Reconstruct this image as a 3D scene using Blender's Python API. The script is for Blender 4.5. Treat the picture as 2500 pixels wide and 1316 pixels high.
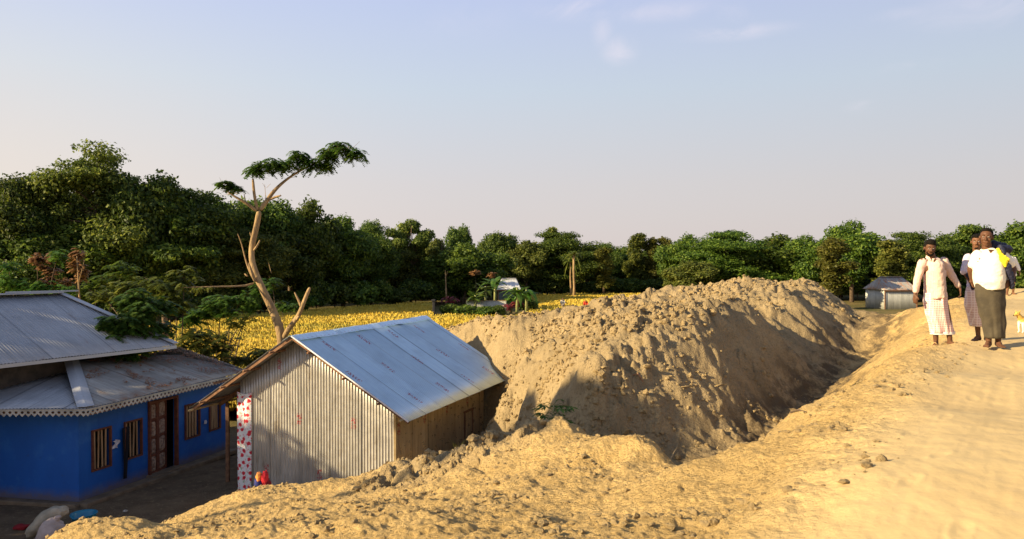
import bpy, bmesh, math, random
import numpy as np
from mathutils import Vector, Matrix, Euler
R = math.radians
# ---------------------------------------------------------------- scene, camera, sky, sun
for o in list(bpy.data.objects): bpy.data.objects.remove(o, do_unlink=True)
SC = bpy.context.scene
COL = SC.collection
EYE = 5.5; F = 1850.0; PITCH = math.atan(18/1850.0)
cam_d = bpy.data.cameras.new('camera'); cam = bpy.data.objects.new('camera', cam_d); COL.objects.link(cam)
cam_d.sensor_width = 36; cam_d.lens = F/2500*36; cam_d.clip_start = 0.1; cam_d.clip_end = 6000
cam.location = (0, 0, EYE); cam.rotation_euler = (R(90)-PITCH, 0, 0)
SC.camera = cam
SC.render.resolution_x = 1024; SC.render.resolution_y = 539
SC.view_settings.view_transform = 'Standard'; SC.view_settings.look = 'None'; SC.view_settings.gamma = 1
SC.view_settings.exposure = 1.04
SUN_EL = 22.0; TRAVEL = Vector((0.93, 0.37, 0)).normalized()
sun_pos = (-TRAVEL)*math.cos(R(SUN_EL)) + Vector((0, 0, math.sin(R(SUN_EL))))
ld = bpy.data.lights.new('sun', 'SUN'); ld.energy = 5.0; ld.angle = R(0.5); ld.color = (1.0, 0.79, 0.47)
lo = bpy.data.objects.new('sun', ld); COL.objects.link(lo)
lo.rotation_euler = (-sun_pos).to_track_quat('-Z', 'Y').to_euler(); lo.location = sun_pos*50
W = bpy.data.worlds.new('World'); SC.world = W; W.use_nodes = True
wn = W.node_tree; wn.nodes.clear()
def N(t, typ, **kw):
    n = t.nodes.new(typ)
    for k, v in kw.items(): setattr(n, k, v)
    return n
sky = N(wn, 'ShaderNodeTexSky', sky_type='NISHITA', sun_disc=False)
sky.sun_elevation = R(SUN_EL); sky.sun_rotation = math.atan2(sun_pos.x, sun_pos.y)
sky.air_density = 1.0; sky.dust_density = 2.2; sky.ozone_density = 1.6; sky.altitude = 0
tc = N(wn, 'ShaderNodeTexCoord')
sep = N(wn, 'ShaderNodeSeparateXYZ'); wn.links.new(tc.outputs['Generated'], sep.inputs[0])
# thin evening haze that whitens the sky towards the horizon, and a few cirrus wisps
hz = N(wn, 'ShaderNodeMapRange', interpolation_type='SMOOTHSTEP'); hz.inputs[1].default_value = 0.42; hz.inputs[2].default_value = 0.80
hz.inputs[3].default_value = 0.92; hz.inputs[4].default_value = 0.12
wn.links.new(sep.outputs[2], hz.inputs[0])
hcol = N(wn, 'ShaderNodeValToRGB'); e = hcol.color_ramp.elements
e[0].position = 0.0; e[0].color = (5.6, 4.9, 4.7, 1); e[1].position = 0.36; e[1].color = (3.9, 4.5, 6.6, 1)
k = hcol.color_ramp.elements.new(0.10); k.color = (5.3, 5.0, 5.05, 1)
k = hcol.color_ramp.elements.new(0.22); k.color = (4.6, 5.15, 5.9, 1)
wn.links.new(sep.outputs[2], hcol.inputs[0])
side = N(wn, 'ShaderNodeMapRange'); side.inputs[1].default_value = -0.6; side.inputs[2].default_value = 0.6
side.inputs[3].default_value = 1.08; side.inputs[4].default_value = 0.90
wn.links.new(sep.outputs[0], side.inputs[0])
hm = N(wn, 'ShaderNodeVectorMath', operation='SCALE'); wn.links.new(hcol.outputs[0], hm.inputs[0]); wn.links.new(side.outputs[0], hm.inputs['Scale'])
mx = N(wn, 'ShaderNodeMix', data_type='RGBA'); wn.links.new(hz.outputs[0], mx.inputs[0])
wn.links.new(sky.outputs[0], mx.inputs[6]); wn.links.new(hm.outputs[0], mx.inputs[7])
def wmath(op, a, b_=None, c_=None):
    q = N(wn, 'ShaderNodeMath', operation=op)
    for i, v in enumerate((a, b_, c_)):
        if v is None: continue
        if isinstance(v, (int, float)): q.inputs[i].default_value = v
        else: wn.links.new(v, q.inputs[i])
    return q.outputs[0]
def wrange(x, a_, b_, c_=0.0, d_=1.0):
    q = N(wn, 'ShaderNodeMapRange', interpolation_type='SMOOTHSTEP'); wn.links.new(x, q.inputs[0])
    for i, v in zip((1, 2, 3, 4), (a_, b_, c_, d_)): q.inputs[i].default_value = v
    return q.outputs[0]
glow = wmath('MULTIPLY', wrange(sep.outputs[0], -0.05, -0.75), wrange(sep.outputs[2], 0.40, 0.02))
mxg = N(wn, 'ShaderNodeMix', data_type='RGBA'); wn.links.new(wmath('MULTIPLY', glow, 0.75), mxg.inputs[0]); wn.links.new(mx.outputs[2], mxg.inputs[6]); mxg.inputs[7].default_value = (6.5, 5.75, 4.95, 1)
cn = N(wn, 'ShaderNodeTexNoise'); cn.inputs['Scale'].default_value = 9; cn.inputs['Detail'].default_value = 7; cn.inputs['Roughness'].default_value = 0.6; cn.inputs['Distortion'].default_value = 0.8
mp = N(wn, 'ShaderNodeMapping'); mp.inputs['Scale'].default_value = (1, 1, 2.2); wn.links.new(tc.outputs['Generated'], mp.inputs[0]); wn.links.new(mp.outputs[0], cn.inputs[0])
tot = None
for px_, py_, wx_, wz_, st in ((1512, 125, 36, 28, 1.0), (1470, 75, 22, 36, 0.55), (1430, 20, 110, 26, 0.75), (1600, 30, 150, 20, 0.6), (1790, 80, 110, 16, 0.75), (1780, 45, 50, 40, 0.35), (2100, 262, 30, 14, 0.7), (2420, 20, 140, 40, 0.6), (2230, 165, 60, 14, 0.35), (2210, 35, 60, 14, 0.3), (1100, 40, 130, 50, 0.18)):
    d0 = Vector(((px_-1250)/F, 1.0, (640-py_)/F)).normalized(); L0 = math.sqrt(((px_-1250)/F)**2+1+((640-py_)/F)**2)
    sv = N(wn, 'ShaderNodeVectorMath', operation='SUBTRACT'); wn.links.new(tc.outputs['Generated'], sv.inputs[0]); sv.inputs[1].default_value = d0
    mv = N(wn, 'ShaderNodeVectorMath', operation='MULTIPLY'); wn.links.new(sv.outputs[0], mv.inputs[0]); mv.inputs[1].default_value = (F*L0/wx_, F*L0/wx_*0.5, F*L0/wz_)
    ln_ = N(wn, 'ShaderNodeVectorMath', operation='LENGTH'); wn.links.new(mv.outputs[0], ln_.inputs[0])
    f_ = wmath('MULTIPLY', wrange(ln_.outputs['Value'], 1.7, 0.0), st)
    tot = f_ if tot is None else wmath('MAXIMUM', tot, f_)
cl_ = wmath('MULTIPLY', tot, wrange(cn.outputs[0], 0.36, 0.66))
mx2 = N(wn, 'ShaderNodeMix', data_type='RGBA'); wn.links.new(wmath('MULTIPLY', cl_, 0.5), mx2.inputs[0]); wn.links.new(mxg.outputs[2], mx2.inputs[6])
mx2.inputs[7].default_value = (6.6, 6.1, 6.7, 1)
bg = N(wn, 'ShaderNodeBackground'); bg.inputs[1].default_value = 0.0665
wo = N(wn, 'ShaderNodeOutputWorld'); wn.links.new(mx2.outputs[2], bg.inputs[0]); wn.links.new(bg.outputs[0], wo.inputs[0])

# ---------------------------------------------------------------- helpers
def at(px, py, Y):
    """world point seen at photo pixel (px, py) at distance Y in front of the camera"""
    a = (px-1250)/F; b = -(py-658)/F
    cp, sp = math.cos(PITCH), math.sin(PITCH)
    dy = cp + b*sp; dz = -sp + b*cp
    s = Y/dy
    return Vector((a*s, Y, EYE + dz*s))
def tag(o, label=None, cat=None, group=None, kind=None):
    if label: o['label'] = label
    if cat: o['category'] = cat
    if group: o['group'] = group
    if kind: o['kind'] = kind
    return o
def empty(name, loc=(0, 0, 0), rz=0.0, label=None, cat=None, group=None):
    o = bpy.data.objects.new(name, None); COL.objects.link(o); o.location = loc; o.rotation_euler = (0, 0, rz)
    o.empty_display_size = 0.2
    return tag(o, label, cat, group)
def link(name, me, mat=None, parent=None, world=True):
    o = bpy.data.objects.new(name, me); COL.objects.link(o)
    if mat is not None and len(me.materials) == 0: me.materials.append(mat)
    if parent is not None:
        o.parent = parent
    return o
def np_mesh(name, V, Fq, smooth=False):
    """fast mesh: V (n,3), Fq (m,k) faces of one size"""
    V = np.asarray(V, dtype=np.float32); Fq = np.asarray(Fq, dtype=np.int32)
    me = bpy.data.meshes.new(name); k = Fq.shape[1]
    me.vertices.add(len(V)); me.vertices.foreach_set('co', V.ravel())
    me.loops.add(Fq.size); me.loops.foreach_set('vertex_index', Fq.ravel())
    me.polygons.add(len(Fq)); me.polygons.foreach_set('loop_start', np.arange(0, Fq.size, k, dtype=np.int32))
    me.polygons.foreach_set('loop_total', np.full(len(Fq), k, dtype=np.int32))
    me.polygons.foreach_set('use_smooth', np.full(len(Fq), smooth, dtype=bool))
    me.update(calc_edges=True); me.validate(); return me
class MB:
    def __init__(s): s.v = []; s.f = []; s.uv = None
    def add(s, vs, fs):
        b = len(s.v); s.v += [tuple(v) for v in vs]; s.f += [tuple(i+b for i in f) for f in fs]
    def box(s, c, size, M=None):
        x, y, z = size[0]/2, size[1]/2, size[2]/2
        vs = [Vector((a*x, b*y, d*z)) for a in (-1, 1) for b in (-1, 1) for d in (-1, 1)]
        if M is not None: vs = [M @ v for v in vs]
        s.add([v+Vector(c) for v in vs], [(0,1,3,2),(4,6,7,5),(0,4,5,1),(2,3,7,6),(0,2,6,4),(1,5,7,3)])
    def beam(s, a, b, w, h, up=Vector((0, 0, 1))):
        a = Vector(a); b = Vector(b); d = (b-a).normalized()
        x = d.cross(up);
        if x.length < 1e-4: x = d.cross(Vector((1, 0, 0)))
        x.normalize(); y = x.cross(d).normalized()
        vs = [p + x*i*w/2 + y*j*h/2 for p in (a, b) for i, j in ((-1,-1),(1,-1),(1,1),(-1,1))]
        s.add(vs, [(3,2,1,0),(4,5,6,7),(0,1,5,4),(1,2,6,5),(2,3,7,6),(3,0,4,7)])
    def tube(s, pts, rad, n=8, cap=True, flat=None):
        pts = [Vector(p) for p in pts]; m = len(pts)
        if not hasattr(rad, '__len__'): rad = [rad]*m
        prev = None; vs = []; fs = []
        for i, p in enumerate(pts):
            d = (pts[min(i+1, m-1)] - pts[max(i-1, 0)]).normalized()
            if prev is None:
                x = d.cross(Vector((0, 0, 1)));
                if x.length < 0.05: x = d.cross(Vector((0, 1, 0)))
            else: x = prev - d*prev.dot(d)
            x.normalize(); prev = x; y = d.cross(x)
            r = rad[i]; rx, ry = (r if hasattr(r, '__len__') else (r, r))
            for j in range(n):
                a = 2*math.pi*j/n; vs.append(p + x*math.cos(a)*rx + y*math.sin(a)*ry)
        for i in range(m-1):
            for j in range(n):
                fs.append((i*n+j, i*n+(j+1) % n, (i+1)*n+(j+1) % n, (i+1)*n+j))
        if cap: fs.append(tuple(range(n-1, -1, -1))); fs.append(tuple((m-1)*n+j for j in range(n)))
        s.add(vs, fs)
    def build(s, name, mat, parent=None, smooth=False, bevel=0, solid=0):
        me = bpy.data.meshes.new(name); me.from_pydata(s.v, [], s.f); me.update()
        o = link(name, me, mat, parent)
        if smooth: me.polygons.foreach_set('use_smooth', [True]*len(me.polygons))
        if bevel:
            m = o.modifiers.new('b', 'BEVEL'); m.width = bevel; m.segments = 2; m.limit_method = 'ANGLE'
        if solid:
            m = o.modifiers.new('s', 'SOLIDIFY'); m.thickness = solid; m.offset = 0
        return o
# numpy noise
def _h(ix, iy, seed):
    h = (ix.astype(np.int64)*374761393 + iy.astype(np.int64)*668265263 + seed*982451653) & 0xffffffff
    h = ((h ^ (h >> 13))*1274126177) & 0xffffffff
    h = ((h ^ (h >> 15))*2246822519) & 0xffffffff
    return ((h ^ (h >> 16)) & 0xffffff)/float(0xffffff)
def pnoise(x, y, seed=0):
    xi = np.floor(x); yi = np.floor(y); fx = x-xi; fy = y-yi
    u = fx*fx*fx*(fx*(fx*6-15)+10); v = fy*fy*fy*(fy*(fy*6-15)+10)
    def g(a, b):
        t = _h(xi+a, yi+b, seed)*2*np.pi
        return np.cos(t)*(fx-a)+np.sin(t)*(fy-b)
    n0 = g(0, 0)*(1-u)+g(1, 0)*u; n1 = g(0, 1)*(1-u)+g(1, 1)*u
    return (n0*(1-v)+n1*v)*1.5
def fbm(x, y, o=4, seed=0, rough=0.5):
    s = np.zeros_like(x); a = 1.0
    for i in range(o):
        s += a*pnoise(x*2**i, y*2**i, seed+i*17); a *= rough
    return s
def worley(x, y, seed=0):
    xi = np.floor(x); yi = np.floor(y); best = np.full(x.shape, 9.0); val = np.zeros_like(x)
    for a in (-1, 0, 1):
        for b in (-1, 0, 1):
            cx = xi+a+_h(xi+a, yi+b, seed); cy = yi+b+_h(xi+a, yi+b, seed+7)
            d = np.hypot(x-cx, y-cy); m = d < best
            val = np.where(m, _h(xi+a, yi+b, seed+13), val); best = np.where(m, d, best)
    return best, val
def sstep(a, b, x):
    t = np.clip((x-a)/(b-a), 0, 1); return t*t*(3-2*t)

# ---------------------------------------------------------------- materials
MATS = {}
def mat(name, col, rough=0.8, metal=0.0, spec=0.3, var=None, vscale=3.0, bump=0.0, bscale=20.0, detail=5, coord='Object', stretch=None, trans=0.0):
    """procedural: colour col broken up with colour var by noise, plus noise bump"""
    if name in MATS: return MATS[name]
    m = bpy.data.materials.new(name); m.use_nodes = True; t = m.node_tree; b = t.nodes['Principled BSDF']
    b.inputs['Roughness'].default_value = rough; b.inputs['Metallic'].default_value = metal
    b.inputs['Specular IOR Level'].default_value = spec
    tcn = N(t, 'ShaderNodeTexCoord'); src = tcn.outputs[coord]
    if stretch:
        mpn = N(t, 'ShaderNodeMapping'); mpn.inputs['Scale'].default_value = stretch; t.links.new(src, mpn.inputs[0]); src = mpn.outputs[0]
    var = var or tuple(c*0.75 for c in col)
    n = N(t, 'ShaderNodeTexNoise'); n.inputs['Scale'].default_value = vscale; n.inputs['Detail'].default_value = detail; n.inputs['Roughness'].default_value = 0.6
    t.links.new(src, n.inputs[0])
    r = N(t, 'ShaderNodeMapRange'); r.inputs[1].default_value = 0.35; r.inputs[2].default_value = 0.65; t.links.new(n.outputs[0], r.inputs[0])
    x = N(t, 'ShaderNodeMix', data_type='RGBA'); x.inputs[6].default_value = (*col, 1); x.inputs[7].default_value = (*var, 1)
    t.links.new(r.outputs[0], x.inputs[0]); t.links.new(x.outputs[2], b.inputs['Base Color'])
    if bump:
        n2 = N(t, 'ShaderNodeTexNoise'); n2.inputs['Scale'].default_value = bscale; n2.inputs['Detail'].default_value = 6; t.links.new(src, n2.inputs[0])
        bp = N(t, 'ShaderNodeBump'); bp.inputs['Strength'].default_value = 1.0; bp.inputs['Distance'].default_value = bump
        t.links.new(n2.outputs[0], bp.inputs['Height']); t.links.new(bp.outputs[0], b.inputs['Normal'])
    MATS[name] = m; m['_mix'] = 0
    return m
def leaf_mat(name, c1, c2, c3, trans=0.48):
    """leaf colour varies per leaf (attribute tint) and per tree; leaves let some light through"""
    m = bpy.data.materials.new(name); m.use_nodes = True; t = m.node_tree; b = t.nodes['Principled BSDF']
    a = N(t, 'ShaderNodeAttribute', attribute_name='tint'); rp = N(t, 'ShaderNodeValToRGB')
    rp.color_ramp.elements[0].color = (*c1, 1); rp.color_ramp.elements[1].color = (*c3, 1)
    q = rp.color_ramp.elements.new(0.55); q.color = (*c2, 1)
    t.links.new(a.outputs['Fac'], rp.inputs[0])
    oi = N(t, 'ShaderNodeObjectInfo'); hs = N(t, 'ShaderNodeHueSaturation')
    mr = N(t, 'ShaderNodeMapRange'); mr.inputs[3].default_value = 0.75; mr.inputs[4].default_value = 1.25; t.links.new(oi.outputs['Random'], mr.inputs[0])
    mh = N(t, 'ShaderNodeMapRange'); mh.inputs[3].default_value = 0.485; mh.inputs[4].default_value = 0.51; t.links.new(oi.outputs['Random'], mh.inputs[0])
    t.links.new(rp.outputs[0], hs.inputs['Color']); t.links.new(mr.outputs[0], hs.inputs['Value']); t.links.new(mh.outputs[0], hs.inputs['Hue'])
    t.links.new(hs.outputs[0], b.inputs['Base Color']); b.inputs['Roughness'].default_value = 0.55; b.inputs['Specular IOR Level'].default_value = 0.35
    tr = N(t, 'ShaderNodeBsdfTranslucent'); t.links.new(hs.outputs[0], tr.inputs[0])
    ms = N(t, 'ShaderNodeMixShader'); ms.inputs[0].default_value = trans
    out = [n for n in t.nodes if n.type == 'OUTPUT_MATERIAL'][0]
    t.links.new(b.outputs[0], ms.inputs[1]); t.links.new(tr.outputs[0], ms.inputs[2]); t.links.new(ms.outputs[0], out.inputs[0])
    return m
LEAF_G = leaf_mat('leaf_green', (0.02, 0.05, 0.01), (0.088, 0.150, 0.018), (0.215, 0.285, 0.036))
LEAF_D = leaf_mat('leaf_dark', (0.016, 0.04, 0.009), (0.085, 0.140, 0.020), (0.205, 0.255, 0.038))
LEAF_O = leaf_mat('leaf_olive', (0.03, 0.052, 0.011), (0.125, 0.165, 0.025), (0.26, 0.28, 0.05))
LEAF_Y = leaf_mat('leaf_yellow', (0.07, 0.085, 0.015), (0.17, 0.19, 0.03), (0.31, 0.3, 0.055))
LEAF_B = leaf_mat('leaf_bright', (0.030, 0.085, 0.014), (0.080, 0.180, 0.025), (0.20, 0.30, 0.05))
LEAF_DRY = leaf_mat('leaf_dry', (0.16, 0.07, 0.03), (0.28, 0.14, 0.06), (0.42, 0.26, 0.11), 0.15)
LEAF_RED = leaf_mat('leaf_red', (0.10, 0.01, 0.015), (0.22, 0.03, 0.04), (0.35, 0.08, 0.07), 0.15)
BARK = mat('bark', (0.16, 0.11, 0.07), 0.9, var=(0.08, 0.055, 0.035), vscale=4, bump=0.03, bscale=9)
BARK_PALE = mat('bark_pale', (0.40, 0.275, 0.135), 0.9, var=(0.23, 0.15, 0.075), vscale=4.5, bump=0.05, bscale=9, stretch=(1, 1, 0.35))
WOOD = mat('wood_old', (0.24, 0.13, 0.07), 0.85, var=(0.12, 0.06, 0.035), vscale=8, bump=0.005, bscale=30)
BAMBOO = mat('bamboo', (0.46, 0.35, 0.17), 0.7, var=(0.30, 0.21, 0.10), vscale=5)

# ---------------------------------------------------------------- ground sheet
T_ = Vector((0.574, 0.819)); N_ = Vector((0.819, -0.574))
CP = []
def cp(px, py, Y): p = at(px, py, Y); CP.append((p.x, p.y, p.z))
def cw(x, y, z): CP.append((x, y, z))
# near shoulder of the bank (silhouette against the yard, shed and trench)
SH = [(150,1316,9.0),(200,1278,9.5),(275,1272,9.8),(350,1285,10),(450,1292,10.5),(510,1262,11.0),(560,1230,11.5),(620,1190,12.5),(690,1186,12.8),(760,1185,13),
      (850,1175,13.5),(940,1166,14),(1000,1162,14),(1060,1148,13.6),(1090,1128,13.1),(1130,1105,12.6),(1200,1087,12),(1275,1076,11.7),(1560,1082,10.0),
      (1640,1094,9.3),(1735,1128,8.2),(1785,1108,8.1),(1830,1084,8.1),(1900,1041,8.2),(1980,992,8.4),(2060,956,8.9),(2130,923,9.4),(2170,892,10.0),(2210,862,10.6),(2255,845,11.4)]
for a in SH: cp(*a)
# plant hummock
for a in [(1290,1062,11.9),(1340,1050,11.7),(1400,1054,11.5),(1435,1062,11.3),(1450,1085,10.9),(1500,1083,10.5)]: cp(*a)
# foreground slope and path
for a in [(2500,1316,3.7),(2200,1316,3.8),(1900,1316,4.1),(1600,1316,4.3),(1250,1316,4.7),(1000,1316,5.2),(700,1316,6.0),(400,1316,7.5),
          (1250,1200,8.0),(1000,1230,8.5),(700,1255,9.0),(500,1300,9.4),(1500,1200,6.9),(1620,1200,6.2),(1735,1230,5.3),(1500,1130,8.9),(1250,1130,9.9),(1000,1190,11.5),
          (800,1215,11.0),(2000,1150,4.95),(2200,1100,5.3),(2400,1000,6.9),(2200,1000,6.8),(2450,900,9.7),(2300,900,9.5),(1850,1180,5.8),(2000,1060,6.4),
          (2305,841,11.8),(2405,852,10.9),(2385,836,12.05),(2490,812,13.6),(2470,720,26)]: cp(*a)
for a in [(0,0,4.0),(3,0,4.1),(-4,0,3.6),(0,-10,4.0),(10,-5,4.15),(14,6,4.2),(20,12,4.2),(-4,4,3.2),(-7,6,1.6),(-10,4,0.4),(-9,9,0.1),(-7.6,8.5,0.9),(-14,0,0),(-16,10,0),(-10,-12,0.5),
          (20,0,4.1),(24,24,4.3),(12,16,4.25),(15,20,4.3),(17,24,4.35)]: cw(*a)
# yard
for a in [(-8.5,12.5,0.0),(-7,14,0.05),(-8,16,0),(-10.5,15,0),(-9,20,0),(-12,18,0),(-16,22,0),(-7,19,0),(-6.6,14.6,0.12),(-6.6,12.5,0.55),(-7.2,11,0.7),(-7.4,10,0.85),
          (-5.7,16,0.15),(-4,16,0.45),(-2.4,15.6,0.7),(-4.5,15,0.65),(-3.5,14.6,1.0),(-4,20,0.1),(-6,24,0),(-8,25,0),(-14,28,0),(-1.6,19,0.25),(-.5,21.2,0.35),
          (-1.9,17.5,0.35),(-.9,16,0.75),(-.4,17.5,0.9),(-.3,14.3,1.4),(-1.2,14.6,1.0),(-.5,13.3,1.95)]: cw(*a)
# gully between hummock and heap, trench floor
for a in [(0.0,14.5,1.35),(0.3,13.6,1.55),(0.85,12.7,1.9),(-0.1,16.0,1.2),(0.3,17.3,1.25),(1.3,12.0,2.2),(1.5,11.8,2.3),(2.2,11.3,2.33),(2.8,10.7,2.2),(3.0,10.9,2.2),(4.4,12.6,2.36),(5.2,13.8,2.5),(6.7,15.7,2.68),(8.3,17.9,2.98),(9.3,19.6,3.15)]: cw(*a)
# near wall of the trench just beyond the shoulder
for a in [(1785,1108,8.1),(1830,1084,8.1),(1900,1041,8.2),(1980,992,8.4),(2060,956,8.9),(2130,923,9.4)]:
    p = at(*a); cw(p.x-0.25, p.y+1.2, p.z-1.0)
for a in [(1560,1082,10.0),(1500,1083,10.5),(1450,1085,10.9)]:
    p = at(*a); cw(p.x, p.y+0.8, p.z-0.55)
for a in [(1.2,12.5,2.38),(1.75,12.35,2.25),(2.35,12.3,2.25),(2.8,12.2,2.25),(3.2,12.15,2.28),(3.8,12.95,2.38),(4.48,13.8,2.48),(5.25,14.9,2.6),(6.05,16.0,2.72),(7.0,17.3,2.92),(8.6,19.3,3.1)]: cw(*a)
# shoulder of the shaded face
for a in [(1440,905,13.3),(1455,905,13.5),(1510,888,13.9),(1600,858,14.3),(1680,825,14.8),(1735,800,15.4),(1800,780,16.4),(1850,765,17.5),(1950,735,20.5)]: cp(*a)
# terrace, rough top, crest
for a in [(1400,930,14.2),(1300,925,16.5),(1250,938,18.5),(1200,932,22.0),(1390,962,13.7),(1330,960,15.2),(1290,975,17.6),(1240,985,19.4),
          (1350,890,17),(1300,850,19.5),(1220,860,22),(1185,860,23.2),(1450,830,18),(1600,795,19.4),(1700,745,21),(1150,860,24.0),(1260,890,19.5),(1210,895,22.0),
          (1120,800,25),(1085,815,26),(1150,797,24.4),(1185,794,24),(1220,792,23.5),(1250,790,23.2),(1300,780,22.8),(1350,770,22.5),(1400,757,22.4),(1450,745,22.4),(1500,740,22.4),(1550,735,22.5),(1620,710,22.6),(1700,698,23),(1780,692,23.4),(1850,688,23.8),(1940,688,24.2),
          (2000,706,24.2),(2040,732,23.8),(2100,751,22.8),(2150,766,21.5),(2200,767,20.5),(2260,759,19.4)]: cp(*a)
for a in [(1150,797,24.4),(1185,794,24),(1220,792,23.5),(1250,790,23.2),(1300,780,22.8),(1350,770,22.5),(1400,757,22.4),(1450,745,22.4),(1550,735,22.5),(1620,710,22.6),(1700,698,23),(1780,692,23.4),(1850,688,23.8),(1940,688,24.2),(2000,703,24.2),(2040,734,23.8),(2100,756,22.8),(2150,772,21.5),(2200,773,20.5),(2260,765,19.4)]:
    p = at(*a); cw(p.x, p.y+1.3, p.z-0.35)
# end wall of the trench and far edge of the bank
for a in [(2155,800,21.0),(2150,850,19.6),(2190,830,17.5),(2240,800,16.2),(2280,800,14.5),(2330,731,22.6),(2400,712,28),(2480,700,34)]: cp(*a)
# ground falling to the fields behind
for a in [(-4,28,0.1),(-1.8,30,0.4),(0,29,0.5),(2,29.5,0.4),(4,30,0.5),(6.5,31,0.5),(9.5,31,0.5),(12,30,0.9),(14,31.5,0.6),(17,34,0.8),(22,40,0.4),(30,44,0.1),(0,32,0),(8,34,0),(-10,34,0),(15,42,0)]: cw(*a)
CPA = np.array(CP, dtype=float)
_c = 0.35
_D = np.sqrt((CPA[:, None, 0]-CPA[None, :, 0])**2 + (CPA[:, None, 1]-CPA[None, :, 1])**2 + _c*_c)
_n = len(CPA); _A = np.zeros((_n+1, _n+1)); _A[:_n, :_n] = _D + np.eye(_n)*(-0.02); _A[:_n, _n] = 1; _A[_n, :_n] = 1
_w = np.linalg.solve(_A, np.append(CPA[:, 2], 0))
def base_h(x, y):
    x = np.asarray(x, float); y = np.asarray(y, float); s = np.full(x.shape, _w[-1])
    for i in range(_n): s += _w[i]*np.sqrt((x-CPA[i, 0])**2+(y-CPA[i, 1])**2+_c*_c)
    r = np.hypot(x, y)
    return s*(1-sstep(36, 52, r))
def zones(x, y):
    n = x*N_[0]+y*N_[1]; t = x*T_[0]+y*T_[1]
    path = sstep(-1.75, -0.55, n)*sstep(-9, -1, t) * (1-sstep(33, 38, t))
    heap = sstep(-5.4, -6.3, n)*sstep(9.5, 11.5, y)*sstep(-3.2, -1.5, x)*(1-sstep(29, 32, t))
    face = sstep(-6.9, -6.0, n)*sstep(-3.2, -4.4, n)*sstep(10, 12, t)*(1-sstep(27, 29, t))
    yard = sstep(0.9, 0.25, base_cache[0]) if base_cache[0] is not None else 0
    return n, t, path, heap, face, yard
base_cache = [None]
def height(x, y, fine=True):
    x = np.asarray(x, float); y = np.asarray(y, float)
    b = base_h(x, y); base_cache[0] = b
    n, t, path, heap, face, yard = zones(x, y)
    if not fine: return b
    near = 1-sstep(34, 45, np.hypot(x, y))
    rough = (1-path)*(1-yard*0.75)
    d = 0.10*fbm(x*0.55, y*0.55, 3, 3)*rough + 0.035*fbm(x*2.1, y*2.1, 4, 11, 0.6)*rough + 0.013*fbm(x*9, y*9, 3, 21, 0.6)*rough
    w1, v1 = worley(x*6.5+0.3*pnoise(x*3, y*3, 5), y*6.5, 31)
    patch = sstep(0.0, 0.5, fbm(x*0.7, y*0.7, 2, 41)+0.15)
    d += rough*patch*(1-heap)*0.030*np.clip(1-w1*1.6, 0, 1)*v1
    # clods over the heap
    ws, vs = worley(x*3.1+0.4*pnoise(x*2, y*2, 6), y*3.1, 51); w2, v2 = worley(x*7+0.3*pnoise(x*5, y*5, 8), y*7, 61)
    big = sstep(-0.35, 0.35, fbm(x*0.35+3, y*0.35, 2, 71) + 0.35*sstep(6, 1, x))
    d += heap*((0.12+0.09*sstep(7, 3, x))*big*(np.sqrt(np.clip(1-ws*ws*1.6, 0, 1))*(0.35+vs)-0.35) + 0.07*(np.sqrt(np.clip(1-w2*w2*1.8, 0, 1))*v2-0.25) + 0.05*fbm(x*3, y*3, 3, 77))
    # rills running down the shaded face
    rill = fbm(t*1.9+0.25*n, n*0.45, 3, 81, 0.55)
    d += face*((0.07+0.06*sstep(13, 17, t))*rill + 0.06*np.clip(1-w2*1.5, 0, 1)*v2 + 0.09*(np.sqrt(np.clip(1-ws*ws*1.6, 0, 1))*(0.3+vs)-0.4)*sstep(0.0, 0.3, fbm(x*0.8, y*0.8, 2, 57)+0.1))
    d += path*(0.010*fbm(x*1.3, y*1.3, 3, 91)+0.0035*fbm(x*7, y*5, 3, 95)) + 0.02*path*fbm(x*0.3, y*0.3, 1, 99)
    d += path*prints(x, y) if x.size > 50 else 0
    d += path*0.006*np.clip(fbm(n*5, t*0.5, 3, 17), -1, 0.2)
    return b + d*near
rp_ = random.Random(8); FP = []
def walked_lines():      # walked lines along the bank, with alternating feet
    for w in range(9):
        t = rp_.uniform(2, 5); n0 = rp_.uniform(-1.1, 2.4); k = 0
        while t < 17:
            n = n0+0.10*(-1)**k+0.25*math.sin(t*0.7+w); FP.append((T_[0]*t+N_[0]*n, T_[1]*t+N_[1]*n, 0.611+rp_.uniform(-.25, .25))); t += rp_.uniform(0.55, 0.75); k += 1
walked_lines()
def prints(x, y):
    d = np.zeros(x.shape)
    for fx, fy, a in FP:
        m = (np.abs(x-fx) < 0.3) & (np.abs(y-fy) < 0.3)
        if not m.any(): continue
        u = (x[m]-fx)*math.sin(a)+(y[m]-fy)*math.cos(a); v = (x[m]-fx)*math.cos(a)-(y[m]-fy)*math.sin(a); r = np.sqrt((u/0.13)**2+(v/0.050)**2)
        d[m] += -0.0055*(1-sstep(0.3, 1.1, r))+0.002*np.exp(-((r-1.2)/0.25)**2)
    return d
def hz_at(x, y): return float(height(np.array([x]), np.array([y]))[0])
th = np.concatenate([np.linspace(-180, -42, 46)[:-1], np.linspace(-42, 42, 900), np.linspace(42, 180, 46)[1:-1]])
rr = np.concatenate([[0.4, 0.9, 1.4, 1.9, 2.4], np.geomspace(2.9, 33, 640), np.geomspace(33.6, 60, 30), np.geomspace(66, 4000, 26)])
TH, RR = np.meshgrid(np.radians(th), rr)
GX = RR*np.sin(TH); GY = RR*np.cos(TH)
GZ = height(GX, GY)
nt = len(th); nr = len(rr)
V = np.stack([GX, GY, GZ], -1).reshape(-1, 3)
I = np.arange(nr-1)[:, None]*nt; J = np.arange(nt)[None, :]; J2 = (J+1) % nt
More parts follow.
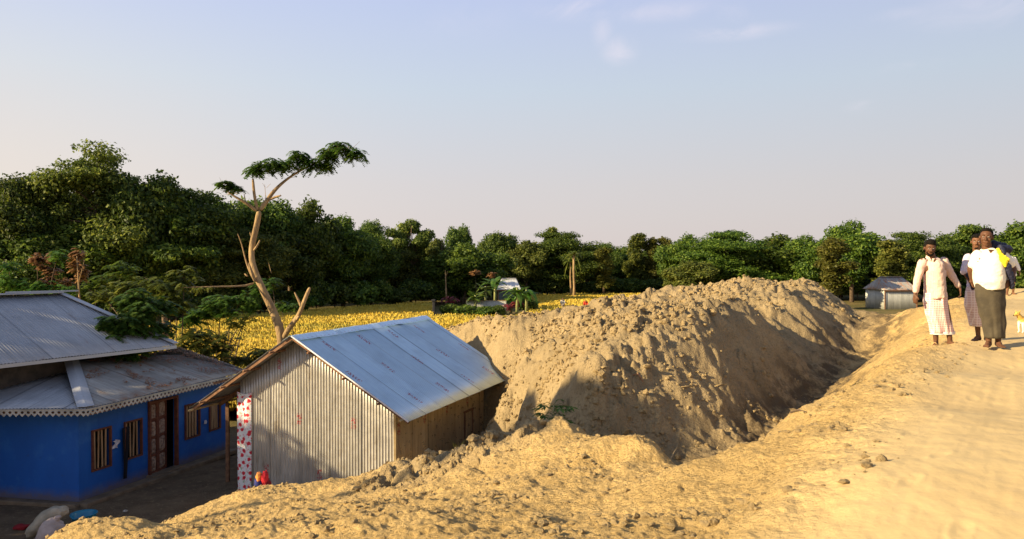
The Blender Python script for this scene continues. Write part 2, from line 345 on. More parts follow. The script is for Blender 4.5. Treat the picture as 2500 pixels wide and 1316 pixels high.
Fq = np.stack([I+J, I+J2, I+nt+J2, I+nt+J], -1).reshape(-1, 4)[:, ::-1]
ctr = len(V); V = np.vstack([V, [[0, 0, V[0, 2]]]])
gme = np_mesh('ground', V, Fq, True)
bmx = MB()
# per-vertex masks: path dust, fresh heap clay, yard earth, trench shade put into colour
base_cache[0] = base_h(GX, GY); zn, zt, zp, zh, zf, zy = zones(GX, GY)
fieldm = sstep(0.8, 0.2, base_cache[0])*sstep(23, 27, GY)
trench_shade = sstep(-5.2, -4.2, zn)*sstep(-2.5, -3.2, zn)*sstep(8.5, 10, zt)*(1-sstep(24, 26, zt))  # band along the trench floor where the soil colour is darkened as shade
for nm, arr in (('path', zp), ('trench_shade', trench_shade), ('heap', np.clip(zh+zf, 0, 1)), ('yard', zy*(GY < 200)), ('field', fieldm)):
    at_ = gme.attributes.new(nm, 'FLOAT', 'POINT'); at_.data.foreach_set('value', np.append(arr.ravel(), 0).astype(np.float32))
gm = bpy.data.materials.new('dirt'); gm.use_nodes = True; t = gm.node_tree; b = t.nodes['Principled BSDF']
tcn = N(t, 'ShaderNodeTexCoord')
def noise(sc, det=6, ro=0.6, src=None):
    n = N(t, 'ShaderNodeTexNoise'); n.inputs['Scale'].default_value = sc; n.inputs['Detail'].default_value = det; n.inputs['Roughness'].default_value = ro
    t.links.new(src or tcn.outputs['Object'], n.inputs[0]); return n.outputs[0]
def rng(x, a, b_, c=0, d=1):
    r = N(t, 'ShaderNodeMapRange'); t.links.new(x, r.inputs[0])
    for i, v in zip((1, 2, 3, 4), (a, b_, c, d)): r.inputs[i].default_value = v
    return r.outputs[0]
def mixc(f, a, b_):
    x = N(t, 'ShaderNodeMix', data_type='RGBA')
    if isinstance(f, (int, float)): x.inputs[0].default_value = f
    else: t.links.new(f, x.inputs[0])
    for s, i in ((a, 6), (b_, 7)):
        if isinstance(s, tuple): x.inputs[i].default_value = (*s, 1)
        else: t.links.new(s, x.inputs[i])
    return x.outputs[2]
def attr(nm): return N(t, 'ShaderNodeAttribute', attribute_name=nm).outputs['Fac']
c_base = mixc(rng(noise(1.3), 0.38, 0.62), (0.62, 0.435, 0.185), (0.52, 0.36, 0.148))
c_base = mixc(rng(noise(14, 4), 0.45, 0.72), c_base, (0.40, 0.27, 0.105))
c_path = mixc(rng(noise(0.9), 0.35, 0.65), (0.57, 0.43, 0.215), (0.515, 0.38, 0.187))
c_path = mixc(rng(noise(5, 8, 0.7), 0.5, 0.8, 0, 0.5), c_path, (0.48, 0.37, 0.22))
c_heap = mixc(rng(noise(2.5), 0.35, 0.65), (0.43, 0.325, 0.178), (0.34, 0.255, 0.138))
c_heap = mixc(rng(noise(0.55, 7, 0.7), 0.46, 0.66, 0, 0.6), c_heap, (0.24, 0.185, 0.105)); c_heap = mixc(rng(noise(22, 4), 0.5, 0.75), c_heap, (0.22, 0.165, 0.09))
c = mixc(attr('path'), c_base, c_path); c = mixc(attr('heap'), c, c_heap)
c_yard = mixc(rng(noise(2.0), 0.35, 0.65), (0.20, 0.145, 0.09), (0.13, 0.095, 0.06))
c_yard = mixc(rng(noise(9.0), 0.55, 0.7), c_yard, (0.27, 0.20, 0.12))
shade_mix = N(t, 'ShaderNodeMath', operation='MULTIPLY'); t.links.new(attr('trench_shade'), shade_mix.inputs[0]); t.links.new(rng(noise(1.7, 8, 0.72), 0.42, 0.56), shade_mix.inputs[1])
c = mixc(shade_mix.outputs[0], c, (0.13, 0.095, 0.055)); c = mixc(attr('yard'), c, c_yard); c = mixc(attr('field'), c, mixc(rng(noise(0.3), 0.4, 0.6), (0.10, 0.10, 0.035), (0.20, 0.15, 0.06)))  # trench shade painted first as dark patches, then yard and field soil
t.links.new(c, b.inputs['Base Color']); b.inputs['Roughness'].default_value = 0.95; b.inputs['Specular IOR Level'].default_value = 0.12
inv = N(t, 'ShaderNodeMath', operation='SUBTRACT'); inv.inputs[0].default_value = 1.0; t.links.new(attr('path'), inv.inputs[1])
am = N(t, 'ShaderNodeMath', operation='MULTIPLY_ADD'); t.links.new(inv.outputs[0], am.inputs[0]); am.inputs[1].default_value = 0.9; am.inputs[2].default_value = 0.12
vor = N(t, 'ShaderNodeTexVoronoi', feature='SMOOTH_F1'); vor.inputs['Scale'].default_value = 26; t.links.new(tcn.outputs['Object'], vor.inputs[0])
s1 = N(t, 'ShaderNodeMath', operation='MULTIPLY_ADD'); t.links.new(vor.outputs[0], s1.inputs[0]); s1.inputs[1].default_value = -0.5; t.links.new(noise(38, 8, 0.7), s1.inputs[2])
bp = N(t, 'ShaderNodeBump'); bp.inputs['Distance'].default_value = 0.045; t.links.new(am.outputs[0], bp.inputs['Strength']); t.links.new(s1.outputs[0], bp.inputs['Height'])
t.links.new(bp.outputs[0], b.inputs['Normal'])
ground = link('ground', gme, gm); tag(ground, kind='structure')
DIRT = gm

# loose clods and crumbs lying on the soil: nobody could count them
rs = np.random.RandomState(5)
bmi = bmesh.new(); bmesh.ops.create_icosphere(bmi, subdivisions=1, radius=1)
IV = np.array([v.co[:] for v in bmi.verts]); IF = np.array([[v.index for v in f.verts] for f in bmi.faces]); bmi.free()
def clods(name, xs, ys, sizes, sink=0.25):
    zs = height(xs, ys); n = len(xs)
    V = IV[None]*(0.65+0.7*rs.rand(n, len(IV), 1))
    V = V*(0.6+0.8*rs.rand(n, 1, 3))*sizes[:, None, None]
    a = rs.rand(n)*6.28; ca, sa = np.cos(a)[:, None], np.sin(a)[:, None]
    X = V[..., 0]*ca-V[..., 1]*sa; Y = V[..., 0]*sa+V[..., 1]*ca
    V = np.stack([X+xs[:, None], Y+ys[:, None], V[..., 2]*0.8+(zs+sizes*sink)[:, None]], -1).reshape(-1, 3)
    Fc = (IF[None]+(np.arange(n)*len(IV))[:, None, None]).reshape(-1, 3)
    me = np_mesh(name, V, Fc, False)
    at_ = me.attributes.new('heap', 'FLOAT', 'POINT'); at_.data.foreach_set('value', np.full(len(V), 0.8, np.float32))
    return tag(link(name, me, DIRT), kind='stuff')
def scatter(n, x0, x1, y0, y1, keep):
    xs = rs.uniform(x0, x1, n); ys = rs.uniform(y0, y1, n)
    base_cache[0] = base_h(xs, ys); z = zones(xs, ys); k = rs.rand(n) < keep(xs, ys, *z); return xs[k], ys[k]
xs, ys = scatter(45000, -2.5, 10, 11, 26, lambda x, y, n, t, p, h, f, yd: (h*0.75*sstep(9, 2, x)+h*0.2)*sstep(-0.4, 0.3, fbm(x*0.6, y*0.6, 2, 71))+f*0.02)
o = clods('soil_clods', xs, ys, 0.012+0.06*rs.rand(len(xs))**2.6)
tag(o, 'broken clay clods covering the rough top of the big earth heap', 'clods')
xs, ys = scatter(150000, -9, 8, 3.2, 16, lambda x, y, n, t, p, h, f, yd: (1-p)*(1-yd*0.9)*(1-h)*0.30*sstep(0.05, 0.5, fbm(x*0.9, y*0.9, 3, 43)+0.12)+0.0*p)
o = clods('soil_crumbs', xs, ys, 0.005+0.032*rs.rand(len(xs))**4)
tag(o, 'small crumbs of dry soil scattered over the near slope', 'crumbs')
# ================================================================ tin sheet materials
def tin_mat(name, col, var, rust=None, rustamt=0.0, metal=0.55, rough=0.42, stamps=False, sheet=0.0):
    """galvanised sheet: mottled zinc, rain streaks along the ribs, seams every sheet width, rust, red mill stamps"""
    m = bpy.data.materials.new(name); m.use_nodes = True; t = m.node_tree; b = t.nodes['Principled BSDF']
    uv = N(t, 'ShaderNodeUVMap'); uv.uv_map = 'UVMap'
    def mapn(sc, lo=(0, 0, 0)):
        q = N(t, 'ShaderNodeMapping'); q.inputs['Scale'].default_value = sc; q.inputs['Location'].default_value = lo
        t.links.new(uv.outputs[0], q.inputs[0]); return q.outputs[0]
    def nz(src, sc, det=5, ro=0.6):
        q = N(t, 'ShaderNodeTexNoise'); q.inputs['Scale'].default_value = sc; q.inputs['Detail'].default_value = det; q.inputs['Roughness'].default_value = ro
        t.links.new(src, q.inputs[0]); return q.outputs[0]
    def rg(x, a, b_, c=0.0, d=1.0):
        q = N(t, 'ShaderNodeMapRange'); t.links.new(x, q.inputs[0])
        for i, v in zip((1, 2, 3, 4), (a, b_, c, d)): q.inputs[i].default_value = v
        return q.outputs[0]
    def mixc(f, a, b_):
        q = N(t, 'ShaderNodeMix', data_type='RGBA')
        if isinstance(f, float): q.inputs[0].default_value = f
        else: t.links.new(f, q.inputs[0])
        for s, i in ((a, 6), (b_, 7)):
            if isinstance(s, tuple): q.inputs[i].default_value = (*s, 1)
            else: t.links.new(s, q.inputs[i])
        return q.outputs[2]
    def mth(op, a, b_=None):
        q = N(t, 'ShaderNodeMath', operation=op)
        for i, s in enumerate((a, b_)):
            if s is None: continue
            if isinstance(s, (int, float)): q.inputs[i].default_value = s
            else: t.links.new(s, q.inputs[i])
        return q.outputs[0]
    c = mixc(rg(nz(mapn((5, 0.45, 1)), 2.2), 0.36, 0.66), col, var)
    c = mixc(rg(nz(mapn((1, 1, 1)), 1.1, 6), 0.45, 0.75, 0, 0.6), c, tuple(v*0.62 for v in var))
    if sheet:
        sx = N(t, 'ShaderNodeSeparateXYZ'); t.links.new(uv.outputs[0], sx.inputs[0])
        cell = mth('FLOOR', mth('DIVIDE', sx.outputs[0], sheet)); wn_ = N(t, 'ShaderNodeTexWhiteNoise', noise_dimensions='1D'); t.links.new(cell, wn_.inputs['W'])
        c = mixc(rg(wn_.outputs['Value'], 0, 1, 0.0, 0.42), c, tuple(v*0.70 for v in var))
        c = mixc(mth('MULTIPLY', mth('LESS_THAN', mth('FRACT', mth('DIVIDE', sx.outputs[0], sheet)), 0.03/sheet), 0.6), c, tuple(v*0.35 for v in var))
    if rust:
        c = mixc(rg(nz(mapn((2.2, 0.6, 1), (3, 1, 0)), 1.6, 8, 0.7), 0.62-rustamt*0.35, 0.80-rustamt*0.3), c, rust)
        c = mixc(rg(nz(mapn((9, 1.0, 1), (7, 1, 0)), 2.0, 6, 0.7), 0.70-rustamt*0.25, 0.86-rustamt*0.2, 0, 0.7), c, tuple(v*0.7 for v in rust))
    if stamps:
        sx = N(t, 'ShaderNodeSeparateXYZ'); t.links.new(uv.outputs[0], sx.inputs[0])
        px_, py_ = stamps[0], stamps[1]
        row = mth('FLOOR', mth('DIVIDE', sx.outputs[1], py_))
        fx = mth('FRACT', mth('ADD', mth('DIVIDE', sx.outputs[0], px_), mth('MULTIPLY', row, 0.37)))
        fy = mth('FRACT', mth('DIVIDE', sx.outputs[1], py_))
        wx, wy = stamps[2]/px_, stamps[3]/py_
        inx = mth('LESS_THAN', mth('ABSOLUTE', mth('SUBTRACT', fx, 0.5)), wx/2)
        iny = mth('LESS_THAN', mth('ABSOLUTE', mth('SUBTRACT', fy, 0.5)), wy/2)
        ink = rg(nz(mapn((1, 1, 1)), 24, 2, 0.4), 0.47, 0.56)
        c = mixc(mth('MULTIPLY', mth('MULTIPLY', inx, iny), mth('MULTIPLY', ink, 0.75)), c, (0.42, 0.03, 0.05))
    t.links.new(c, b.inputs['Base Color'])
    b.inputs['Metallic'].default_value = metal; b.inputs['Specular IOR Level'].default_value = 0.5
    t.links.new(rg(nz(mapn((1, 1, 1)), 6), 0.3, 0.7, rough-0.08, rough+0.14), b.inputs['Roughness'])
    bp = N(t, 'ShaderNodeBump'); bp.inputs['Distance'].default_value = 0.004; bp.inputs['Strength'].default_value = 0.6
    t.links.new(nz(mapn((1, 1, 1)), 5, 4), bp.inputs['Height']); t.links.new(bp.outputs[0], b.inputs['Normal'])
    return m
TIN_ROOF = tin_mat('tin_new_blue', (0.72, 0.90, 1.0), (0.62, 0.80, 0.94), metal=0.6, rough=0.36, stamps=(1.55, 1.15, 0.13, 0.42), sheet=0.82)
TIN_WALL = tin_mat('tin_wall', (0.60, 0.575, 0.52), (0.40, 0.385, 0.35), rust=(0.20, 0.15, 0.09), rustamt=0.16, metal=0.45, rough=0.40, stamps=(1.45, 1.25, 0.12, 0.26), sheet=0.82)
TIN_SIDE = tin_mat('tin_side', (0.86, 0.70, 0.44), (0.62, 0.46, 0.26), metal=0.6, rough=0.30, stamps=(1.3, 1.2, 0.12, 0.3), sheet=0.82)
TIN_GREY = tin_mat('tin_grey', (0.50, 0.51, 0.53), (0.38, 0.39, 0.41), rust=(0.22, 0.13, 0.08), rustamt=0.05, metal=0.35, rough=0.5, sheet=0.8)
TIN_OLD = tin_mat('tin_old', (0.42, 0.40, 0.36), (0.30, 0.28, 0.25), rust=(0.25, 0.12, 0.06), rustamt=0.30, metal=0.3, rough=0.58, sheet=0.8)
TIN_RUST = tin_mat('tin_rust', (0.44, 0.44, 0.42), (0.34, 0.34, 0.32), rust=(0.42, 0.15, 0.04), rustamt=0.42, metal=0.15, rough=0.65, sheet=1.0)

def corrugated(name, P, ex, ey, w, y0, y1, mtl, parent, period=0.076, amp=0.009, step=6, ny=1, lap=0.0, wob=0.0, seed=0, xs=None):
    """sheet spanned from P by ex (across the ribs, length w) and ey (along the ribs) between y0(x) and y1(x)"""
    P = np.array(P, float); ex = np.array(ex, float); ex /= np.linalg.norm(ex); ey = np.array(ey, float); ey /= np.linalg.norm(ey)
    nn = np.cross(ex, ey)
    nx = max(2, int(w/period*step)); x = np.linspace(0, w, nx+1)
    f0 = np.array([y0(v) if callable(y0) else y0 for v in x]); f1 = np.array([y1(v) if callable(y1) else y1 for v in x])
    off = amp*np.cos(2*np.pi*x/period)
    if lap: off = off + 0.006*((x/lap) % 1.0) + 0.010*np.exp(-(((x/lap) % 1.0)*lap/0.02)**2)
    rows = []
    uvs = []
    for j in range(ny+1):
        s = j/ny; y = f0*(1-s)+f1*s
        o = off + (wob*pnoise(x*1.1+seed, np.full_like(x, y.mean()*0.9+seed*3.1), seed) if wob else 0)
        rows.append(P + x[:, None]*ex + y[:, None]*ey + o[:, None]*nn); uvs.append(np.stack([x, y], -1))
    V = np.concatenate(rows); UV = np.concatenate(uvs); m = nx+1
    i = np.arange(ny)[:, None]*m; j = np.arange(nx)[None]
    Fq = np.stack([i+j, i+j+1, i+m+j+1, i+m+j], -1).reshape(-1, 4)
    keep = np.abs(V[Fq[:, 0]]-V[Fq[:, 3]]).sum(1)+np.abs(V[Fq[:, 1]]-V[Fq[:, 2]]).sum(1) > 1e-5
    Fq = Fq[keep]
    me = bpy.data.meshes.new(name); me.from_pydata([tuple(v) for v in V], [], [tuple(int(q) for q in f) for f in Fq])
    ul = me.uv_layers.new(name='UVMap'); li = np.zeros(len(me.loops), dtype=np.int32); me.loops.foreach_get('vertex_index', li)
    ul.data.foreach_set('uv', UV[li].astype(np.float32).ravel()); me.polygons.foreach_set('use_smooth', [True]*len(me.polygons)); me.update()
    o = link(name, me, mtl, parent); sm = o.modifiers.new('thick', 'SOLIDIFY'); sm.thickness = 0.003; sm.offset = -1
    return o

# ================================================================ tin shed with the new blue-grey roof
U_ = Vector((0.335, 0.942, 0)).normalized(); V_ = Vector((0.942, -0.335, 0)).normalized(); ZU = Vector((0, 0, 1))
RF = at(710, 820, 17.0)      # front end of the ridge
ridge_z = RF.z; S_R = 0.583; S_L = 0.641
def shed(u, v, z): return Vector((RF.x, RF.y, 0)) + U_*u + V_*v + ZU*z
tin_shed = empty('tin_shed', shed(3.3, 0.3, 0), 0, 'corrugated tin shed with a shiny blue-grey gable roof, beside the blue house', 'shed')
tin_shed_inv = Matrix.Translation(tin_shed.location).inverted()
def sub(o, par):      # keep world placement under a parent that only has a location
    o.parent = par; o.matrix_parent_inverse = Matrix.Translation(par.location).inverted(); return o
VR, VL, UB, UE = 2.36, -1.76, 0.48, 5.75
def roof_z(v): return ridge_z - (v*S_R if v > 0 else -v*S_L)
gb = lambda x: -0.25
gt = lambda x: roof_z(VL+x)-0.035
w = corrugated('gable_wall', shed(UB, VL, 0), V_, ZU, VR-VL, gb, gt, TIN_WALL, None, ny=6, lap=0.82, wob=0.014, seed=2, amp=0.014); sub(w, tin_shed)
w = corrugated('side_wall', shed(UB, VR, 0), U_, ZU, UE-UB, -0.5, roof_z(VR)-0.035, TIN_SIDE, None, ny=6, lap=0.82, wob=0.016, seed=5, amp=0.013); sub(w, tin_shed)
w = corrugated('side_wall', shed(UB, VL, 0), U_, ZU, UE-UB, -0.2, roof_z(VL)-0.035, TIN_WALL, None, ny=2, lap=0.82, seed=8); sub(w, tin_shed)
w = corrugated('gable_wall', shed(UE, VL, 0), V_, ZU, VR-VL, -0.2, gt, TIN_WALL, None, ny=2, seed=9); sub(w, tin_shed)
# roof: two slopes, ribs running down from the ridge
for nm, sgn, run, sl in (('roof_slope', 1, 2.953, S_R), ('roof_slope', -1, 2.873, S_L)):
    L = run*math.hypot(1, sl); dn = (V_*sgn*run - ZU*run*sl).normalized()
    w = corrugated(nm, shed(0, 0, ridge_z) , U_, dn, 6.82, 0.0, L, TIN_ROOF if sgn > 0 else TIN_GREY, None, ny=5, amp=0.008, lap=0.82, wob=0.010, seed=3+sgn)
    sub(w, tin_shed)
b = MB()
nsg = 40
for i in range(nsg):      # pressed ridge cap, slightly wavy
    u0 = -0.03+6.88*i/nsg; u1 = -0.03+6.88*(i+1)/nsg; zz = [0.016+0.008*math.sin(u*3.1)+0.005*math.sin(u*9.7) for u in (u0, u1)]
    P = [shed(u, v, ridge_z+q-abs(v)*(S_R if v > 0 else S_L)*1.0) for u, q in ((u0, zz[0]), (u1, zz[1])) for v in (-0.2, -0.03, 0.03, 0.2)]
    b.add(P, [(0,1,5,4),(1,2,6,5),(2,3,7,6)])
w = b.build('ridge_cap', TIN_ROOF, None, solid=0.004); w.data.uv_layers.new(name='UVMap'); sub(w, tin_shed)
for sgn, sl, run in ((1, S_R, 2.93), (-1, S_L, 2.85)):        # white edge trim, rafters and purlins under the sheets
    b = MB(); q = 0.055
    b.beam(shed(0.05, 0, ridge_z-q), shed(0.05, sgn*run, ridge_z-run*sl-q), 0.035, 0.06)
    w = b.build('verge_board', WOOD, None); sub(w, tin_shed)
    for uu in (0.9, 2.2, 3.5, 4.8, 6.1):
        b = MB(); b.beam(shed(uu, sgn*0.02, ridge_z-0.12), shed(uu, sgn*(run-0.1), ridge_z-(run-0.1)*sl-0.12), 0.05, 0.09)
        w = b.build('rafter', WOOD, None); sub(w, tin_shed)
    for vv in ((0.5, 1.4, 2.25, 2.8) if sgn > 0 else (0.5, 1.2, 1.85, 2.45, 2.78)):
        b = MB(); z = ridge_z-vv*sl-0.055-0.012
        b.tube([shed(-0.07-0.05*random.random(), sgn*vv, z), shed(3.3, sgn*vv, z-0.01), shed(6.75, sgn*vv, z)], 0.028, 7)
        w = b.build('purlin', BAMBOO if vv > 2.7 else WOOD, None, smooth=True); sub(w, tin_shed)
b = MB()      # thin light verge flashing on the lit slope
b.beam(shed(-0.012, 0.02, ridge_z-0.005), shed(-0.012, 2.95, ridge_z-2.95*S_R-0.005), 0.02, 0.03)
w = b.build('verge_flashing', mat('zinc_edge', (0.75, 0.78, 0.84), 0.4, 0.3), None); sub(w, tin_shed)
b = MB(); b.beam(shed(UB-0.012, VR+0.012, -0.3), shed(UB-0.012, VR+0.012, roof_z(VR)-0.05), 0.05, 0.05); w = b.build('corner_post', BAMBOO, None); sub(w, tin_shed)
b = MB(); b.beam(shed(UB+0.6, VL-0.9, -0.1), shed(UB+0.6, VL-0.9, roof_z(VL-0.9)-0.15), 0.08, 0.08)
w = b.build('eave_post', WOOD, None); sub(w, tin_shed)
# small dark doorway and yellow rag on the side wall
b = MB(); b.beam(shed(4.35, VR+0.02, 0.25), shed(4.35, VR+0.02, 1.45), 0.05, 0.04); b.beam(shed(4.9, VR+0.02, 0.25), shed(4.9, VR+0.02, 1.45), 0.05, 0.04); b.beam(shed(4.3, VR+0.02, 1.47), shed(4.95, VR+0.02, 1.47), 0.04, 0.05)
w = b.build('hatch_frame', WOOD, None); sub(w, tin_shed)

# floral cloth hung round the front left post
fm = bpy.data.materials.new('floral_cloth'); fm.use_nodes = True; t = fm.node_tree; bs = t.nodes['Principled BSDF']; bs.inputs['Roughness'].default_value = 0.6
uvn = N(t, 'ShaderNodeUVMap'); uvn.uv_map = 'UVMap'
wob_ = N(t, 'ShaderNodeTexNoise'); wob_.inputs['Scale'].default_value = 14; t.links.new(uvn.outputs[0], wob_.inputs[0])
av = N(t, 'ShaderNodeMix', data_type='RGBA'); av.inputs[0].default_value = 0.06; t.links.new(uvn.outputs[0], av.inputs[6]); t.links.new(wob_.outputs['Color'], av.inputs[7])
def ramp_thr(dist, a, b2):
    q = N(t, 'ShaderNodeMapRange'); t.links.new(dist, q.inputs[0]); q.inputs[1].default_value = a; q.inputs[2].default_value = b2; q.inputs[3].default_value = 0; q.inputs[4].default_value = 1
    return q.outputs[0]
v1 = N(t, 'ShaderNodeTexVoronoi'); v1.voronoi_dimensions = '2D'; v1.inputs['Scale'].default_value = 6.5; v1.inputs['Randomness'].default_value = 0.75; t.links.new(av.outputs[2], v1.inputs[0])
v2 = N(t, 'ShaderNodeTexVoronoi'); v2.voronoi_dimensions = '2D'; v2.inputs['Scale'].default_value = 13; v2.inputs['Randomness'].default_value = 1.0; t.links.new(av.outputs[2], v2.inputs[0])
v3 = N(t, 'ShaderNodeTexNoise'); v3.inputs['Scale'].default_value = 13; v3.inputs['Detail'].default_value = 3; t.links.new(uvn.outputs[0], v3.inputs[0])
def lay(prev, f, colr):
    q = N(t, 'ShaderNodeMix', data_type='RGBA'); t.links.new(f, q.inputs[0])
    if isinstance(prev, tuple): q.inputs[6].default_value = (*prev, 1)
    else: t.links.new(prev, q.inputs[6])
    q.inputs[7].default_value = (*colr, 1); return q.outputs[2]
cc = lay((0.78, 0.78, 0.76), ramp_thr(v3.outputs[0], 0.40, 0.36), (0.42, 0.50, 0.36))
cc = lay(cc, ramp_thr(v2.outputs['Distance'], 0.24, 0.16), (0.75, 0.34, 0.38))
cc = lay(cc, ramp_thr(v1.outputs['Distance'], 0.30, 0.24), (0.62, 0.02, 0.04))
cc = lay(cc, ramp_thr(v1.outputs['Distance'], 0.10, 0.05), (0.36, 0.0, 0.02))
t.links.new(cc, bs.inputs['Base Color'])
def grid_surf(name, fn, nu, nv, mtl, parent=None, uvs=(1, 1), solid=0.0, smooth=True):
    vs = []; fs = []; uv = []
    for j in range(nv+1):
        for i in range(nu+1):
            vs.append(tuple(fn(i/nu, j/nv))); uv.append((i/nu*uvs[0], j/nv*uvs[1]))
    for j in range(nv):
        for i in range(nu): a = j*(nu+1)+i; fs.append((a, a+1, a+nu+2, a+nu+1))
    me = bpy.data.meshes.new(name); me.from_pydata(vs, [], fs); ul = me.uv_layers.new(name='UVMap')
    for l in me.loops: ul.data[l.index].uv = uv[l.vertex_index]
    if smooth: me.polygons.foreach_set('use_smooth', [True]*len(me.polygons))
    o = link(name, me, mtl, parent)
    if solid: s_ = o.modifiers.new('s', 'SOLIDIFY'); s_.thickness = solid
    return o
def cloth_fn(a, c_):
    z = 0.02 + c_*(2.42-0.02); v = VL-0.06 + a*0.40; u = UB-0.05-0.025*math.sin(a*9+c_*1.5)*(1-c_*0.5)-0.02*math.sin(a*3.14)
    if a > 0.93: u += 0.0
    return shed(u, v, z - 0.04*math.sin(a*3.0)*(c_ > 0.97))
o = grid_surf('floral_cloth', cloth_fn, 20, 40, fm, None, (0.42, 2.4), 0.004)
tag(o, 'white cloth strip with red flowers hanging down the front left corner of the tin shed', 'cloth')

# bundle of coloured clothes by the shed wall
cb = MB()
rs2 = random.Random(4)
def blob(name, c, r, mtl, parent=None, amp=0.25, seed=0, sub_=3, smooth=True, sc=2.2):
    bm = bmesh.new(); bmesh.ops.create_icosphere(bm, subdivisions=sub_, radius=1)
    from mathutils import noise as mn
    for v in bm.verts:
        n = v.co.copy(); d = mn.noise(n*sc+Vector((seed*3.7, seed, 0))) + 0.5*mn.noise(n*sc*2.3+Vector((seed, 5, 0)))
        v.co = Vector((n.x*r[0], n.y*r[1], n.z*r[2]))*(1+amp*d) + Vector(c)
    me = bpy.data.meshes.new(name); bm.to_mesh(me); bm.free()
    if smooth: me.polygons.foreach_set('use_smooth', [True]*len(me.polygons))
    return link(name, me, mtl, parent)
pb = at(641, 1176, 15.6)
bun = empty('clothes_bundle', pb, 0, 'small heap of red, orange and navy cloth at the foot of the tin gable wall', 'clothes')
for nm, off, r, colr, sd in (('red_cloth', (0.05, 0, 0.09), (0.075, 0.08, 0.14), (0.45, 0.02, 0.03), 1), ('orange_cloth', (-0.075, 0.0, 0.10), (0.06, 0.07, 0.10), (0.70, 0.26, 0.06), 2), ('navy_cloth', (-0.09, 0.01, -0.05), (0.09, 0.08, 0.12), (0.02, 0.025, 0.12), 3), ('maroon_cloth', (0.06, 0.03, -0.06), (0.10, 0.08, 0.12), (0.16, 0.012, 0.02), 4)):
    blob(nm, off, r, mat(nm, colr, 0.9, var=tuple(q*1.7+0.01 for q in colr), vscale=16), bun, 0.35, sd)

# ================================================================ blue house
BLUE = mat('blue_paint', (0.008, 0.105, 0.44), 0.55, var=(0.006, 0.080, 0.35), vscale=1.1, spec=0.4, bump=0.002, bscale=30, stretch=(1, 1, 0.4))
t = BLUE.node_tree; bs = t.nodes['Principled BSDF']; src0 = bs.inputs['Base Color'].links[0].from_socket; tcn = N(t, 'ShaderNodeTexCoord'); sz_ = N(t, 'ShaderNodeSeparateXYZ'); t.links.new(tcn.outputs['Object'], sz_.inputs[0])
def bn(sc, a_, b_, det=7, ro=0.68):
    q = N(t, 'ShaderNodeTexNoise'); q.inputs['Scale'].default_value = sc; q.inputs['Detail'].default_value = det; q.inputs['Roughness'].default_value = ro; t.links.new(tcn.outputs['Object'], q.inputs[0])
    r = N(t, 'ShaderNodeMapRange'); t.links.new(q.outputs[0], r.inputs[0]); r.inputs[1].default_value = a_; r.inputs[2].default_value = b_; return r.outputs[0]
def bmix(f, a_, c_):
    q = N(t, 'ShaderNodeMix', data_type='RGBA'); t.links.new(f, q.inputs[0]); t.links.new(a_, q.inputs[6]); q.inputs[7].default_value = (*c_, 1); return q.outputs[2]
def bmul(a_, b_):
    q = N(t, 'ShaderNodeMath', operation='MULTIPLY'); t.links.new(a_, q.inputs[0])
    if isinstance(b_, float): q.inputs[1].default_value = b_
    else: t.links.new(b_, q.inputs[1])
    return q.outputs[0]
low = N(t, 'ShaderNodeMapRange'); low.inputs[1].default_value = 0.38; low.inputs[2].default_value = 0.05; t.links.new(sz_.outputs[2], low.inputs[0])
cb_ = bmix(bmul(bn(1.6, 0.52, 0.72), 0.45), src0, (0.05, 0.20, 0.50)); cb_ = bmix(bmul(bn(7, 0.62, 0.72), 0.5), cb_, (0.03, 0.06, 0.13))
ad_ = N(t, 'ShaderNodeMath', operation='ADD', use_clamp=True); t.links.new(bmul(low.outputs[0], bn(6, 0.30, 0.62)), ad_.inputs[0]); t.links.new(bmul(low.outputs[0], low.outputs[0]), ad_.inputs[1])
cb_ = bmix(bmul(ad_.outputs[0], 0.75), cb_, (0.13, 0.10, 0.07)); t.links.new(cb_, bs.inputs['Base Color'])
PLINTH = mat('mud_plinth', (0.20, 0.15, 0.10), 0.95, var=(0.12, 0.09, 0.06), vscale=3, bump=0.02, bscale=12)
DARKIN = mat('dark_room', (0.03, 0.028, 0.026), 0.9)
BAR = mat('window_bar', (0.42, 0.28, 0.16), 0.7, var=(0.28, 0.17, 0.09), vscale=9, stretch=(1, 1, 0.2))
FRAME = mat('window_frame', (0.16, 0.055, 0.03), 0.7, var=(0.09, 0.03, 0.02), vscale=9)
house = empty('blue_house', (-10.5, 19.5, 0), 0, 'blue painted house with barred windows, brown double door and grey tin roofs', 'house')
C0 = Vector((-9.8, 17.1, 0)); D1 = Vector((0.298, 0.9546, 0)).normalized(); O1 = Vector((0.9546, -0.298, 0)).normalized()
DL = Vector((-0.985, 0.172, 0)).normalized(); OL = Vector((-0.172, -0.985, 0)).normalized()
WT = 2.34; LW = 5.05
